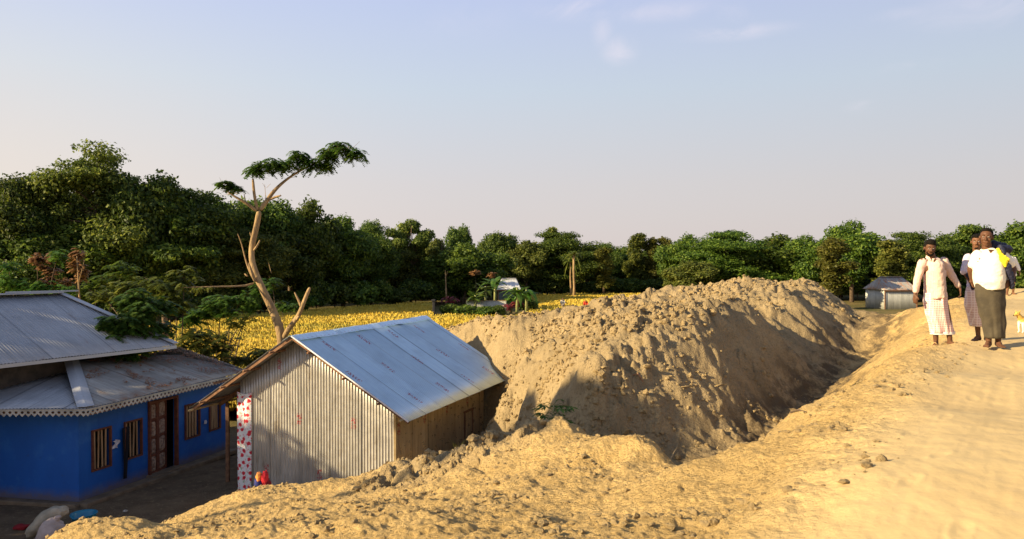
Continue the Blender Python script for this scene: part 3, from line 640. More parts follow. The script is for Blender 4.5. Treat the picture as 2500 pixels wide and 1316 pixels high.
def wall_with_holes(name, O, D, OUT, L, H0, H1, holes, mtl, parent, th=0.12):
    """wall face on O + D*s, openings cut out with reveals"""
    b = MB(); ss = sorted({0, L, *[h[0] for h in holes], *[h[1] for h in holes]}); zs = sorted({H0, H1, *[h[2] for h in holes], *[h[3] for h in holes]})
    P = lambda s, z, d=0: O + D*s + ZU*z - OUT*d
    for i in range(len(ss)-1):
        for j in range(len(zs)-1):
            sm, zm = (ss[i]+ss[i+1])/2, (zs[j]+zs[j+1])/2
            if any(h[0] < sm < h[1] and h[2] < zm < h[3] for h in holes): continue
            for d in (0, th):
                b.add([P(ss[i], zs[j], d), P(ss[i+1], zs[j], d), P(ss[i+1], zs[j+1], d), P(ss[i], zs[j+1], d)], [(0,1,2,3)])
    for a0, a1, z0, z1 in holes:
        for q in ([P(a0,z0),P(a0,z1),P(a0,z1,th),P(a0,z0,th)], [P(a1,z0),P(a1,z1),P(a1,z1,th),P(a1,z0,th)], [P(a0,z1),P(a1,z1),P(a1,z1,th),P(a0,z1,th)], [P(a0,z0),P(a1,z0),P(a1,z0,th),P(a0,z0,th)]): b.add(q, [(0,1,2,3)])
    return sub(b.build(name, mtl, None), parent)
WIN = [(0.336, 0.90, 0.66, 1.62), (1.29, 1.86, 0.68, 1.62), (3.36, 3.95, 0.72, 1.66), (4.32, 4.80, 0.74, 1.66)]
DOOR = (2.06, 3.08, 0.10, 1.98)
wall_with_holes('front_wall', C0, D1, O1, LW, 0.02, WT, WIN+[DOOR], BLUE, house)
wall_with_holes('side_wall', C0+DL*0.0, DL, OL, 4.6, 0.02, WT, [], BLUE, house)
wall_with_holes('end_wall', C0+D1*LW, -O1, D1, 3.4, 0.02, WT, [], BLUE, house)
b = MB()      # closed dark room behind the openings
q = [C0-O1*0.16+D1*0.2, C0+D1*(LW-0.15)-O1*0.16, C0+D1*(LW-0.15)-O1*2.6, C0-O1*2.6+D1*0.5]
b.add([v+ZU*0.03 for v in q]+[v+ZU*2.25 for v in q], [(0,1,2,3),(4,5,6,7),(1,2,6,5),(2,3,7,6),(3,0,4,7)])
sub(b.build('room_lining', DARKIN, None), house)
b = MB(); pl = 0.10
b.beam(C0+D1*-0.1+O1*0.16+ZU*0.02, C0+D1*(LW+0.1)+O1*0.16+ZU*0.02, 0.34, 0.13); b.beam(C0+OL*0.10-DL*0.1+ZU*0.015, C0+DL*4.6+OL*0.10+ZU*0.015, 0.24, 0.12)
b.beam(C0+D1*2.0+O1*0.10+ZU*0.05, C0+D1*3.15+O1*0.10+ZU*0.05, 0.28, 0.16)
sub(b.build('plinth', PLINTH, None, bevel=0.03), house)
rw = random.Random(8)
for k_, (a0, a1, z0, z1) in enumerate(WIN):
    wd = empty('window', C0+D1*((a0+a1)/2)+ZU*z0); wd.parent = house; wd.matrix_parent_inverse = Matrix.Translation(house.location).inverted()
    def subw(o): o.parent = wd; o.matrix_parent_inverse = Matrix.Translation(wd.location).inverted(); return o
    b = MB(); f = 0.04
    for s_ in (a0+f/2, a1-f/2): b.beam(C0+D1*s_+O1*0.012+ZU*z0, C0+D1*s_+O1*0.012+ZU*z1, f, 0.06, up=O1)
    for z in (z0+f/2, z1-f/2): b.beam(C0+D1*(a0+f)+O1*0.010+ZU*z, C0+D1*(a1-f)+O1*0.010+ZU*z, 0.05, f)
    subw(b.build('frame', FRAME, None))
    nb = 4
    for i in range(nb):
        s_ = a0+0.07+(a1-a0-0.14)*(i+0.5)/nb; tl = rw.uniform(-0.012, 0.012)
        b = MB(); b.beam(C0+D1*(s_-tl)-O1*0.03+ZU*(z0+0.04), C0+D1*(s_+tl)-O1*0.03+ZU*(z1-0.04), 0.035+0.028*(k_ > 1), 0.022, up=O1)
        subw(b.build('bar', BAR, None))
# double door: carved pale panels in dark frames, right leaf ajar
door = empty('door', C0+D1*DOOR[0]+ZU*0.1); sub(door, house)
def subd(o, par=None):
    par = par or door; o.parent = par; o.matrix_parent_inverse = Matrix.Translation(Vector(par.location)).inverted(); return o
b = MB()
for s_ in (DOOR[0]+0.03, DOOR[1]-0.03): b.beam(C0+D1*s_+O1*0.014+ZU*0.1, C0+D1*s_+O1*0.014+ZU*1.98, 0.06, 0.1, up=O1)
b.beam(C0+D1*(DOOR[0]+0.06)+O1*0.012+ZU*1.95, C0+D1*(DOOR[1]-0.06)+O1*0.012+ZU*1.95, 0.1, 0.06)
subd(b.build('frame', FRAME, None))
PANEL = mat('door_panel', (0.40, 0.30, 0.23), 0.7, var=(0.15, 0.085, 0.06), vscale=13, bump=0.01, bscale=22)
def leaf(s0, s1, dep0, dep1):
    O = C0+D1*s0-O1*dep0; E = C0+D1*s1-O1*dep1; D = (E-O).normalized(); L = (E-O).length; nrm = Vector((D.y, -D.x, 0))
    b = MB()
    b.add([O+ZU*0.12, E+ZU*0.12, E+ZU*1.92, O+ZU*1.92], [(0,1,2,3)])
    st = 0.055
    for s_ in (st/2, L-st/2): b.beam(O+D*s_+nrm*0.012+ZU*0.12, O+D*s_+nrm*0.012+ZU*1.92, st, 0.03, up=nrm)
    zs = [0.15, 0.56, 0.60, 1.02, 1.06, 1.48, 1.52, 1.90]
    for z in (0.14, 0.58, 1.04, 1.50, 1.905): b.beam(O+D*st+nrm*0.010+ZU*z, O+D*(L-st)+nrm*0.010+ZU*z, 0.03, 0.05)
    lf = subd(b.build('leaf', FRAME, None))
    for i in range(4):
        z0, z1 = (0.17+0.44*i, 0.55+0.44*i)
        b = MB(); cx = O+D*L/2+nrm*0.008+ZU*(z0+z1)/2; hw, hh = L/2-st-0.01, (z1-z0)/2
        ring = [cx+D*hw*math.copysign(abs(math.cos(a))**0.45, math.cos(a))+ZU*hh*math.copysign(abs(math.sin(a))**0.45, math.sin(a)) for a in [2*math.pi*j/24 for j in range(24)]]
        in_ = [cx+nrm*0.02+(p-cx)*0.72 for p in ring]; in2 = [cx+nrm*0.006+(p-cx)*0.5 for p in ring]; in3 = [cx+nrm*0.022+(p-cx)*0.2 for p in ring]
        vs = ring+in_+in2+in3+[cx+nrm*0.024]; fs = []
        for r_ in range(3):
            for j in range(24): fs.append((r_*24+j, r_*24+(j+1) % 24, (r_+1)*24+(j+1) % 24, (r_+1)*24+j))
        for j in range(24): fs.append((72+j, 72+(j+1) % 24, 96))
        b.add(vs, fs); o = b.build('carved_panel', PANEL, None); o.parent = lf; o.matrix_parent_inverse = Matrix.Identity(4)
leaf(DOOR[0]+0.06, DOOR[0]+0.36, 0.03, 0.03); leaf(DOOR[0]+0.37, DOOR[0]+0.80, 0.04, 0.16)

# lower roofs round the front (skirt roof) and the main hipped roof
def P3(x, y, z): return Vector((x, y, z))
E0 = P3(-9.3, 16.52, 2.30); E1 = P3(-7.72, 22.25, 2.30); H0 = P3(-11.28, 19.35, 3.02); H1 = P3(-9.65, 22.0, 3.02)
EL = P3(-14.6, 16.45, 2.30); HL = P3(-12.75, 16.9, 2.36)
def sloped(name, A, B, Cc, Dd, mtl, parent, seed=0, lap=0.8, amp=0.008, ribs_at_B=False):
    """quad roof plane: A-B eave, D-C upper edge; ribs run up the slope"""
    ex = (B-A).normalized(); nrm = (B-A).cross(Dd-A if (Dd-A).length > 0.1 else Cc-A).normalized()
    if nrm.z < 0: nrm = -nrm
    ey = nrm.cross(ex).normalized()
    if ey.z < 0: ey = -ey
    pts = [((q-A).dot(ex), (q-A).dot(ey)) for q in (A, B, Cc, Dd)]
    x0 = min(p[0] for p in pts); x1 = max(p[0] for p in pts)
    def span(x):
        ys = []
        for i in range(4):
            (ax, ay), (bx, by) = pts[i], pts[(i+1) % 4]
            if min(ax, bx)-1e-6 <= x <= max(ax, bx)+1e-6:
                if abs(bx-ax) < 1e-6: ys += [ay, by]
                else: ys.append(ay+(by-ay)*(x-ax)/(bx-ax))
        return (min(ys), max(ys)) if ys else (0, 0)
    o = corrugated(name, A+ex*x0, ex, ey, x1-x0, lambda v: span(v+x0)[0], lambda v: span(v+x0)[1], mtl, None, ny=4, lap=lap, wob=0.012, seed=seed, amp=amp)
    return sub(o, parent)
sloped('lower_roof_front', E0, E1, H1, H0, TIN_OLD, house, 1)
sloped('lower_roof_side', EL, E0, H0, HL, TIN_GREY, house, 2)
sloped('lower_roof_end', E1, P3(-11.5, 23.4, 2.30), P3(-11.5, 23.0, 2.6), H1, TIN_GREY, house, 3)
b = MB()      # bright sheet folded over the near hip
for i in range(10):
    a = E0.lerp(H0, i/10); c_ = E0.lerp(H0, (i+1)/10); q1 = (E1-E0).normalized()*0.22; q2 = (EL-E0).normalized()*0.20
    b.add([a+ZU*0.045, c_+ZU*0.045, c_+q1+ZU*0.032, a+q1+ZU*0.032, a+q2+ZU*0.030, c_+q2+ZU*0.030], [(0,1,2,3),(1,0,4,5)])
hipm = tin_mat('tin_hip', (0.46, 0.47, 0.49), (0.34, 0.35, 0.37), metal=0.3, rough=0.45)
o = b.build('hip_cap', hipm, None, solid=0.004); o.data.uv_layers.new(name='UVMap'); sub(o, house)
# white scalloped valance under the eaves
LACE = mat('lace_white', (0.46, 0.45, 0.41), 0.7, var=(0.26, 0.25, 0.22), vscale=2.5)
def valance(A, B, parent, h=0.15):
    D = (B-A).normalized(); L = (B-A).length; n = int(L/0.13); b = MB(); w_ = L/n; nr_ = Vector((D.y, -D.x, 0))
    z0 = A.z-0.03
    for i in range(n):
        s = i*w_; P = lambda x, z, d=0.0: Vector((A.x, A.y, 0))+D*(s+x*w_)+ZU*(z0-z*h)+nr_*d
        # strip above the hole, webs left and right of it, pointed tooth below: one cut-out per tooth
        hole = [(0.5+0.27*math.cos(a), 0.36+0.2*math.sin(a)) for a in [2*math.pi*j/8+math.pi/8 for j in range(8)]]
        outer = [(1, 0.2), (1, 0.0), (0.66, 0.0), (0.34, 0.0), (0, 0.0), (0, 0.55), (0.5, 1.0), (1, 0.55)]
        order = sorted(outer, key=lambda p: math.atan2(p[1]-0.36, p[0]-0.5)); hh = sorted(hole, key=lambda p: math.atan2(p[1]-0.36, p[0]-0.5))
        vs = [P(*p) for p in order]+[P(*p) for p in hh]
        b.add(vs, [(j, (j+1) % 8, 8+(j+1) % 8, 8+j) for j in range(8)])
    b.beam(A-ZU*0.025, B-ZU*0.025, 0.03, 0.02)
    return sub(b.build('valance', LACE, None, solid=0.006), parent)
valance(E0-D1*0.02, E1, house); valance(EL, E0-OL*0.01, house)
b = MB()
for A, B in ((E0, E1), (EL, E0)): b.beam(A-ZU*0.045+(C0+D1*2-A).normalized()*0.12, B-ZU*0.045+(C0+D1*2-B).normalized()*0.12, 0.04, 0.07)
sub(b.build('eave_beam', WOOD, None), house)
# main house body behind: wall under the high roof
MA = P3(-9.31, 21.0, 3.2); MD = Vector((0.486, 0.874, 0)).normalized(); ML = Vector((-0.874, 0.486, 0)).normalized()
MB0 = MA-MD*9.0; R1 = P3(-12.75, 21.4, 4.60); R0 = R1-MD*5.2
FAR = MA+ML*6.4; NEARL = MB0+ML*6.4
sloped('main_roof_front', MB0, MA, R1, R0, TIN_GREY, house, 11, amp=0.009)
sloped('main_roof_end', MA, FAR, R1+MD*0.01, R1, TIN_GREY, house, 12)
sloped('main_roof_back', FAR, NEARL, R0, R1, TIN_GREY, house, 13)
sloped('main_roof_end', NEARL, MB0, R0+MD*0.01, R0, TIN_GREY, house, 14)
W0 = P3(-11.28, 19.3, 0); b = MB(); wA = MA+ML*0.95-MD*0.6; wB = MB0+ML*0.95+MD*0.9; wC = NEARL-ML*0.7+MD*0.9; wD = FAR-ML*0.7-MD*0.6
v_ = [Vector((p.x, p.y, 0)) for p in (wA, wB, wC, wD)]
b.add(v_+[p+ZU*3.25 for p in v_], [(0,1,5,4),(1,2,6,5),(2,3,7,6),(3,0,4,7)])
sub(b.build('main_wall', mat('main_house_wall', (0.10, 0.085, 0.07), 0.9, var=(0.05, 0.045, 0.04), vscale=4), None), house)
b = MB(); b.beam(R0+ZU*0.05, R1+ZU*0.05, 0.30, 0.03); b.beam(R1+ZU*0.04, MA+ZU*0.05, 0.22, 0.02); b.beam(R1-MD*1.4+ZU*0.09+ML*0.05, R1+MD*0.5+ZU*0.075+ML*0.05, 0.14, 0.04)
b.beam(MA-MD*9+ZU*-0.05, MA-ZU*0.05, 0.03, 0.08)
o = b.build('ridge_flashing', hipm, None); o.data.uv_layers.new(name='UVMap'); sub(o, house)
# litter of dry leaves on the lower roof
nL = 1500; rr2 = np.random.RandomState(3)
nrmR = (E1-E0).cross(H0-E0).normalized(); nrmR = nrmR if nrmR.z > 0 else -nrmR
lv = []; lf = []
a_ = rr2.rand(nL*3); c_ = rr2.rand(nL*3)
dens = fbm(a_*7, c_*4, 3, 5)
sel = np.where((dens+0.5*(a_-0.5)+0.5*(c_-0.6) > 0.12))[0][:nL]
for i in sel:
    p = (E0.lerp(E1, a_[i])).lerp(H0.lerp(H1, a_[i]), c_[i]) + nrmR*(0.014+0.01*rr2.rand())
    an = rr2.rand()*6.28; s_ = 0.02+0.035*rr2.rand(); q1 = ((E1-E0).normalized()*math.cos(an)+(H0-E0).normalized()*math.sin(an)); q2 = nrmR.cross(q1)
    k0 = len(lv); lv += [p-q1*s_, p+q2*s_*0.45+nrmR*0.006, p+q1*s_, p-q2*s_*0.45+nrmR*0.006]; lf.append((k0, k0+1, k0+2, k0+3))
me = np_mesh('dry_leaf_litter', np.array([tuple(v) for v in lv]), np.array(lf)); at2 = me.attributes.new('tint', 'FLOAT', 'POINT'); at2.data.foreach_set('value', rr2.rand(len(lv)).astype(np.float32))
tag(link('dry_leaf_litter', me, LEAF_DRY), 'brown dry leaves lying on the lower tin roof of the blue house', 'leaves', kind='stuff')

# washing on the blue wall
def on_wall(s, z, d=0.05): return C0+D1*s+O1*d+ZU*z
o = grid_surf('white_rag', lambda a, c: on_wall(1.0+0.17*(a-0.5)+0.04*math.sin(c*5), 1.27-0.19*c-0.05*abs(a-0.5), 0.05+0.03*math.sin(a*8+c*5)), 8, 8, mat('rag_white', (0.62, 0.60, 0.66), 0.9), None, (1, 1), 0.006)
tag(o, 'small crumpled white rag hung beside the first barred window', 'rag')
o = grid_surf('dark_garment', lambda a, c: on_wall(1.30+0.20*(a-0.5)*(1-0.45*c)-0.03*c, 1.50-1.24*c, 0.05+0.025*math.sin(a*8+c*2)), 8, 16, mat('garment_dark', (0.012, 0.012, 0.018), 0.9), None, (1, 1), 0.008)
tag(o, 'long dark garment hanging from the left edge of the second barred window', 'garment')
o = grid_surf('pale_rag', lambda a, c: on_wall(4.14+0.10*(a-0.5), 1.10-0.10*c, 0.03+0.02*math.sin(a*6+c*4)), 6, 6, mat('rag_white', (0.62, 0.60, 0.66), 0.9), None, (1, 1), 0.006)
tag(o, 'tiny pale rag hung between the two windows right of the door', 'rag')

# sacks and the blue tub in the yard
SACK = mat('sack_fibre', (0.40, 0.36, 0.28), 0.75, var=(0.27, 0.24, 0.18), vscale=5, bump=0.004, bscale=60)
SACK2 = mat('sack_pinkish', (0.46, 0.38, 0.36), 0.7, var=(0.33, 0.28, 0.26), vscale=6, bump=0.004, bscale=60)
def sack(name, mtl, pts, radii, seed, label):
    b = MB(); pp = []; rr0 = []
    for i in range(len(pts)-1):
        for k in range(4):
            f = k/4; pp.append(Vector(pts[i]).lerp(Vector(pts[i+1]), f)); rr0.append((radii[i][0]*(1-f)+radii[i+1][0]*f, radii[i][1]*(1-f)+radii[i+1][1]*f))
    pp.append(Vector(pts[-1])); rr0.append(radii[-1]); b.tube(pp, rr0, 26); o = b.build(name, mtl, None, smooth=True)
    from mathutils import noise as mn
    for v in o.data.vertices:
        n = mn.noise(v.co*5+Vector((seed, 0, 0)))*0.07 + mn.noise(v.co*11+Vector((seed, 3, 0)))*0.045 + mn.noise(v.co*24+Vector((seed, 3, 0)))*0.018
        c0 = Vector((pts[0][0], pts[0][1], v.co.z)); v.co += Vector((n, n*0.8, n*0.7))
    m = o.modifiers.new('s', 'SUBSURF'); m.levels = 1; m.render_levels = 1
    return tag(o, label, 'sack')
a0 = at(118, 1300, 15.0); a0.z = 0.14
def off(p, x, y, z): return (p.x+x, p.y+y, z)
sack('grain_sack', SACK, [off(a0, -0.42, 0.02, 0.07), off(a0, -0.36, 0.02, 0.12), off(a0, -0.22, 0.05, 0.22), off(a0, -0.06, 0.10, 0.40), off(a0, 0.05, 0.14, 0.47), off(a0, 0.15, 0.18, 0.46), off(a0, 0.22, 0.20, 0.44), off(a0, 0.25, 0.20, 0.43)],
     [(0.03, 0.05), (0.12, 0.12), (0.20, 0.17), (0.20, 0.17), (0.18, 0.15), (0.14, 0.12), (0.08, 0.07), (0.02, 0.02)], 1, 'lumpy beige sack slumped over against the pinkish sack in the shaded yard')
sack('grain_sack', SACK2, [off(a0, 0.20, -0.20, 0.02), off(a0, 0.19, -0.19, 0.07), off(a0, 0.17, -0.16, 0.20), off(a0, 0.18, -0.13, 0.33), off(a0, 0.22, -0.12, 0.42), off(a0, 0.25, -0.12, 0.45), off(a0, 0.27, -0.12, 0.49)],
     [(0.14, 0.12), (0.24, 0.19), (0.26, 0.20), (0.20, 0.16), (0.12, 0.10), (0.05, 0.05), (0.06, 0.04)], 4, 'pinkish white sack standing tied at the neck in the shaded yard')
tb = at(205, 1268, 15.7); tb.z = 0.0
TUB = mat('tub_blue', (0.015, 0.22, 0.36), 0.35, var=(0.01, 0.17, 0.30), vscale=3, spec=0.5)
tub = empty('plastic_tub', tb, 0, 'open turquoise blue plastic tub with a sagging rim beside the sacks', 'tub')
b = MB(); nn_ = 32; prof = [(0.0, 0.02), (0.16, 0.02), (0.19, 0.05), (0.225, 0.25), (0.235, 0.27), (0.23, 0.28), (0.215, 0.26), (0.18, 0.06), (0.0, 0.04)]
vs = []; 
for r_, z in prof:
    for j in range(nn_):
        a = 2*math.pi*j/nn_; dip = -0.05*math.exp(-((a-4.4)/0.5)**2)*(z > 0.2); vs.append((r_*1.05*math.cos(a), r_*math.sin(a), z+dip))
b.add(vs, [(i*nn_+j, i*nn_+(j+1) % nn_, (i+1)*nn_+(j+1) % nn_, (i+1)*nn_+j) for i in range(len(prof)-1) for j in range(nn_)])
b.build('bowl', TUB, tub, smooth=True)
b = MB(); b.tube([(0.24*1.05*math.cos(a), 0.24*math.sin(a), 0.278-0.05*math.exp(-((a-4.4)/0.5)**2)) for a in [2*math.pi*j/32 for j in range(33)]], 0.010, 6, cap=False); b.build('rim', TUB, tub, smooth=True)
rr_ = at(52, 1290, 15.6); rr_.z = 0.03
o = blob('red_rag', rr_, (0.16, 0.12, 0.05), mat('rag_red', (0.25, 0.015, 0.02), 0.9), None, 0.4, 7); tag(o, 'dark red rag lying on the yard ground left of the sacks', 'rag')
# scraps on the yard ground
for px_, py_, Yd, r_, colr, lb in ((306, 1247, 16.6, 0.05, (0.5, 0.46, 0.40), 'small pale scrap on the dark yard ground right of the blue tub'),):
    p = at(px_, py_, Yd); p.z = 0.03; o = blob('paper_scrap', p, (r_, r_*0.8, r_*0.5), mat('scrap', colr, 0.9), None, 0.4, 9); tag(o, lb, 'scrap')
# ================================================================ foliage
def leaf_cloud(rs_, pads, n, size, up_bias=0.5, elong=1.7, droop=0.0, shell=0.45, tint_top=True):
    """n leaf sprays spread through ellipsoid pads (cx,cy,cz,rx,ry,rz); returns verts, quads, tint"""
    pads = np.array(pads, float); wt = (pads[:, 3]*pads[:, 4])**0.9; wt /= wt.sum()
    k = rs_.choice(len(pads), n, p=wt); P = pads[k]
    d = rs_.normal(size=(n, 3)); d /= np.linalg.norm(d, axis=1)[:, None]
    r = shell+(1-shell)*rs_.rand(n)**0.6; r *= 1+0.45*pnoise(d[:, 0]*2.6+k*7.1, d[:, 1]*2.6+d[:, 2]*2, 3); r = np.where(rs_.rand(n) < 0.10, r*1.22, r)
    c = P[:, :3]+d*r[:, None]*P[:, 3:6]
    nrm = d*0.7+rs_.normal(size=(n, 3))*0.55; nrm[:, 2] += up_bias; nrm /= np.linalg.norm(nrm, axis=1)[:, None]
    t1 = rs_.normal(size=(n, 3)); t1[:, 2] -= droop; t1 -= nrm*(t1*nrm).sum(1)[:, None]; t1 /= np.linalg.norm(t1, axis=1)[:, None]
    t2 = np.cross(nrm, t1); s = size*(0.6+0.8*rs_.rand(n))[:, None]
    V = np.stack([c-t1*s*elong/2, c+t2*s*0.5+nrm*s*0.12, c+t1*s*elong/2, c-t2*s*0.5+nrm*s*0.12], 1).reshape(-1, 3)
    Fq = np.arange(4*n).reshape(n, 4)
    tint = np.clip(0.5+0.28*rs_.normal(size=n)+0.25*(rs_.rand(len(pads))[k]-0.5), 0, 1)
    return V, Fq, np.repeat(tint, 4)
def leaf_mesh(name, V, Fq, tint, mtl):
    me = np_mesh(name, V, Fq); a = me.attributes.new('tint', 'FLOAT', 'POINT'); a.data.foreach_set('value', tint.astype(np.float32)); me.materials.append(mtl); return me
def make_tree(name, kind, seed, H, Wd, nleaf, lsize, mtl, barkm=BARK, trunk_r=0.22):
    """prototype tree standing at the origin: trunk (with limbs) and crown; returns (trunk mesh, crown mesh)"""
    rs_ = np.random.RandomState(seed); rd = random.Random(seed)
    pads = []; b = MB(); R0_ = Wd/2
    if kind == 'layered':
        th_ = H*0.30; lean = rd.uniform(-.6, .6)
        b.tube([(0, 0, -0.3), (0.1, 0, th_*0.5), (lean*0.4, 0, th_), (lean*0.6, 0.1, H*0.62), (lean, 0, H*0.86)], [trunk_r*1.25, trunk_r, trunk_r*0.8, trunk_r*0.45, 0.05], 8)
        for lv_ in range(9):
            z = H*(0.36+0.62*lv_/8.0); rmax = R0_*(0.62+0.38*math.sin(math.pi*min(1, 0.25+lv_/9.0)))*(1.0 if lv_ < 6 else (0.86, 0.66, 0.42)[lv_-6])
            m = max(3, int(7*rmax/R0_+1.5))
            for i in range(m):
                a = rd.uniform(0, 6.28) if lv_ else 6.28*i/m+rd.random(); rr_ = rmax*rd.uniform(0.15, 0.82); x, y = lean+rr_*math.cos(a), rr_*math.sin(a)
                q = R0_*rd.uniform(0.17, 0.42); zz = z+rd.uniform(-1.0, 1.0)*(H/12)-0.16*rr_
                if zz > H-0.4: zz = H-0.4
                for s_ in range(3):
                    pads.append((x+rd.uniform(-.6, .6)*q, y+rd.uniform(-.6, .6)*q, zz+rd.uniform(-.5, .5), q*rd.uniform(.55, .9), q*rd.uniform(.55, .9), rd.uniform(.30, .95)*(H/12)))
                zb = min(z-rr_*0.45, H*0.8); zb = max(zb, th_*0.8); f = (zb-th_*0.8)/(H*0.86)
                b.tube([(lean*zb/H, 0, zb), (lean+(x-lean)*0.45, y*0.45, zb+(zz-zb)*0.55), (x, y, zz-0.1)], [trunk_r*0.42, trunk_r*0.26, 0.025], 5)
    elif kind == 'round':
        b.tube([(0, 0, -0.3), (0.05, 0.05, H*0.3), (-0.1, 0.1, H*0.6), (0, 0, H*0.9)], [trunk_r*1.2, trunk_r*0.9, trunk_r*0.5, 0.04], 8)
        for i in range(46):
            d = Vector((rd.gauss(0, 1), rd.gauss(0, 1), rd.gauss(0, 1))).normalized(); rr_ = rd.uniform(0.45, 0.92)
            zc = H*0.60; hz_ = H*0.40; x, y, z = d.x*R0_*rr_*0.85, d.y*R0_*rr_*0.85, zc+d.z*hz_*rr_*0.86
            z = max(z, H*0.2); q = R0_*rd.uniform(0.2, 0.36)
            pads.append((x, y, min(z, H-q*0.6), q, q, q*rd.uniform(.6, .85)))
            if i % 2 == 0: b.tube([(0, 0, max(H*0.2, z*0.55)), (x*0.5, y*0.5, z*0.8), (x, y, z)], [trunk_r*0.35, trunk_r*0.2, 0.02], 5)
    elif kind == 'loose':
        b.tube([(0, 0, -0.3), (0.1, 0, H*0.35), (0, 0.1, H*0.65), (0.1, 0, H*0.92)], [trunk_r, trunk_r*0.8, trunk_r*0.45, 0.04], 8)
        for i in range(17):
            a = rd.uniform(0, 6.28); z = H*rd.uniform(0.5, 0.95); rr_ = R0_*rd.uniform(0.3, 0.85)*(1.1-abs(z/H-0.7)); x, y = rr_*math.cos(a), rr_*math.sin(a); q = R0_*rd.uniform(.18, .30)
            pads.append((x, y, z, q, q, q*0.62)); b.tube([(0, 0, z*0.72), (x*0.5, y*0.5, z*0.9), (x, y, z)], [trunk_r*0.36, trunk_r*0.2, 0.02], 5)
    elif kind == 'column':
        b.tube([(0, 0, -0.3), (0.08, 0, H*0.4), (-0.05, 0, H*0.75), (0, 0, H*0.97)], [trunk_r*0.8, trunk_r*0.6, trunk_r*0.35, 0.03], 8)
        for i in range(34):
            z = H*(0.25+0.72*i/34); w_ = R0_*math.sin(math.pi*(0.18+0.75*(z/H)**1.2))**0.8; a = rd.uniform(0, 6.28); rr_ = w_*rd.uniform(0.1, 0.75)
            q = R0_*rd.uniform(.22, .42); pads.append((rr_*math.cos(a), rr_*math.sin(a), z, q, q, q*rd.uniform(1.0, 1.7)))
            b.tube([(0, 0, z-0.7), (rr_*math.cos(a), rr_*math.sin(a), z)], [0.05, 0.015], 4)
    V, Fq, tn = leaf_cloud(rs_, pads, int(nleaf*1.35), lsize, 0.55 if kind == 'layered' else 0.3, 1.7, 1.2 if kind == 'column' else 0.2)
    kz = H/np.percentile(V[:, 2], 99.7); kx = R0_/np.percentile(np.abs(V[:, 0]), 98.5); V[:, 2] *= kz; V[:, :2] *= kx; b.v = [(x*kx, y*kx, z*kz) for x, y, z in b.v]
    me = bpy.data.meshes.new('trunk'); me.from_pydata(b.v, [], b.f); me.materials.append(barkm); me.polygons.foreach_set('use_smooth', [True]*len(me.polygons)); me.update()
    return me, leaf_mesh('crown', V, Fq, tn, mtl), H, Wd
PROTO = {
 'L1': make_tree('l', 'layered', 1, 13, 11, 34000, 0.15, LEAF_O), 'L2': make_tree('l', 'layered', 2, 11, 11, 32000, 0.155, LEAF_D),
 'L3': make_tree('l', 'layered', 3, 11, 12, 32000, 0.155, LEAF_G), 'L4': make_tree('l', 'layered', 7, 10, 11, 22000, 0.19, LEAF_G),
 'R1': make_tree('r', 'round', 4, 10, 8, 22000, 0.19, LEAF_D), 'R2': make_tree('r', 'round', 5, 10, 9, 22000, 0.19, LEAF_G),
 'R3': make_tree('r', 'round', 6, 9, 8, 20000, 0.19, LEAF_O), 'O1': make_tree('o', 'loose', 8, 11, 8, 9000, 0.20, LEAF_O),
 'C1': make_tree('c', 'column', 9, 11, 3.4, 9000, 0.17, LEAF_Y), 'C2': make_tree('c', 'column', 10, 11, 3.8, 10000, 0.17, LEAF_O)}
def place_tree(p, px_, Y, top, wpx, label, group=None, cat='tree', name='tree', rz=None, base=0.0):
    tm, cmh, H, Wd = PROTO[p]
    h = EYE+(640-top)/F*Y-base; x = (px_-1250)/F*Y; w_ = wpx/F*Y
    o = empty(name, (x, Y, base), rz if rz is not None else (px_*0.37+Y) % 6.28, label, cat, group)
    s = w_/Wd*1.04; o.scale = (s, s, h/H)
    a = bpy.data.objects.new('trunk', tm); c_ = bpy.data.objects.new('crown', cmh)
    for q in (a, c_): COL.objects.link(q); q.parent = o
    return o
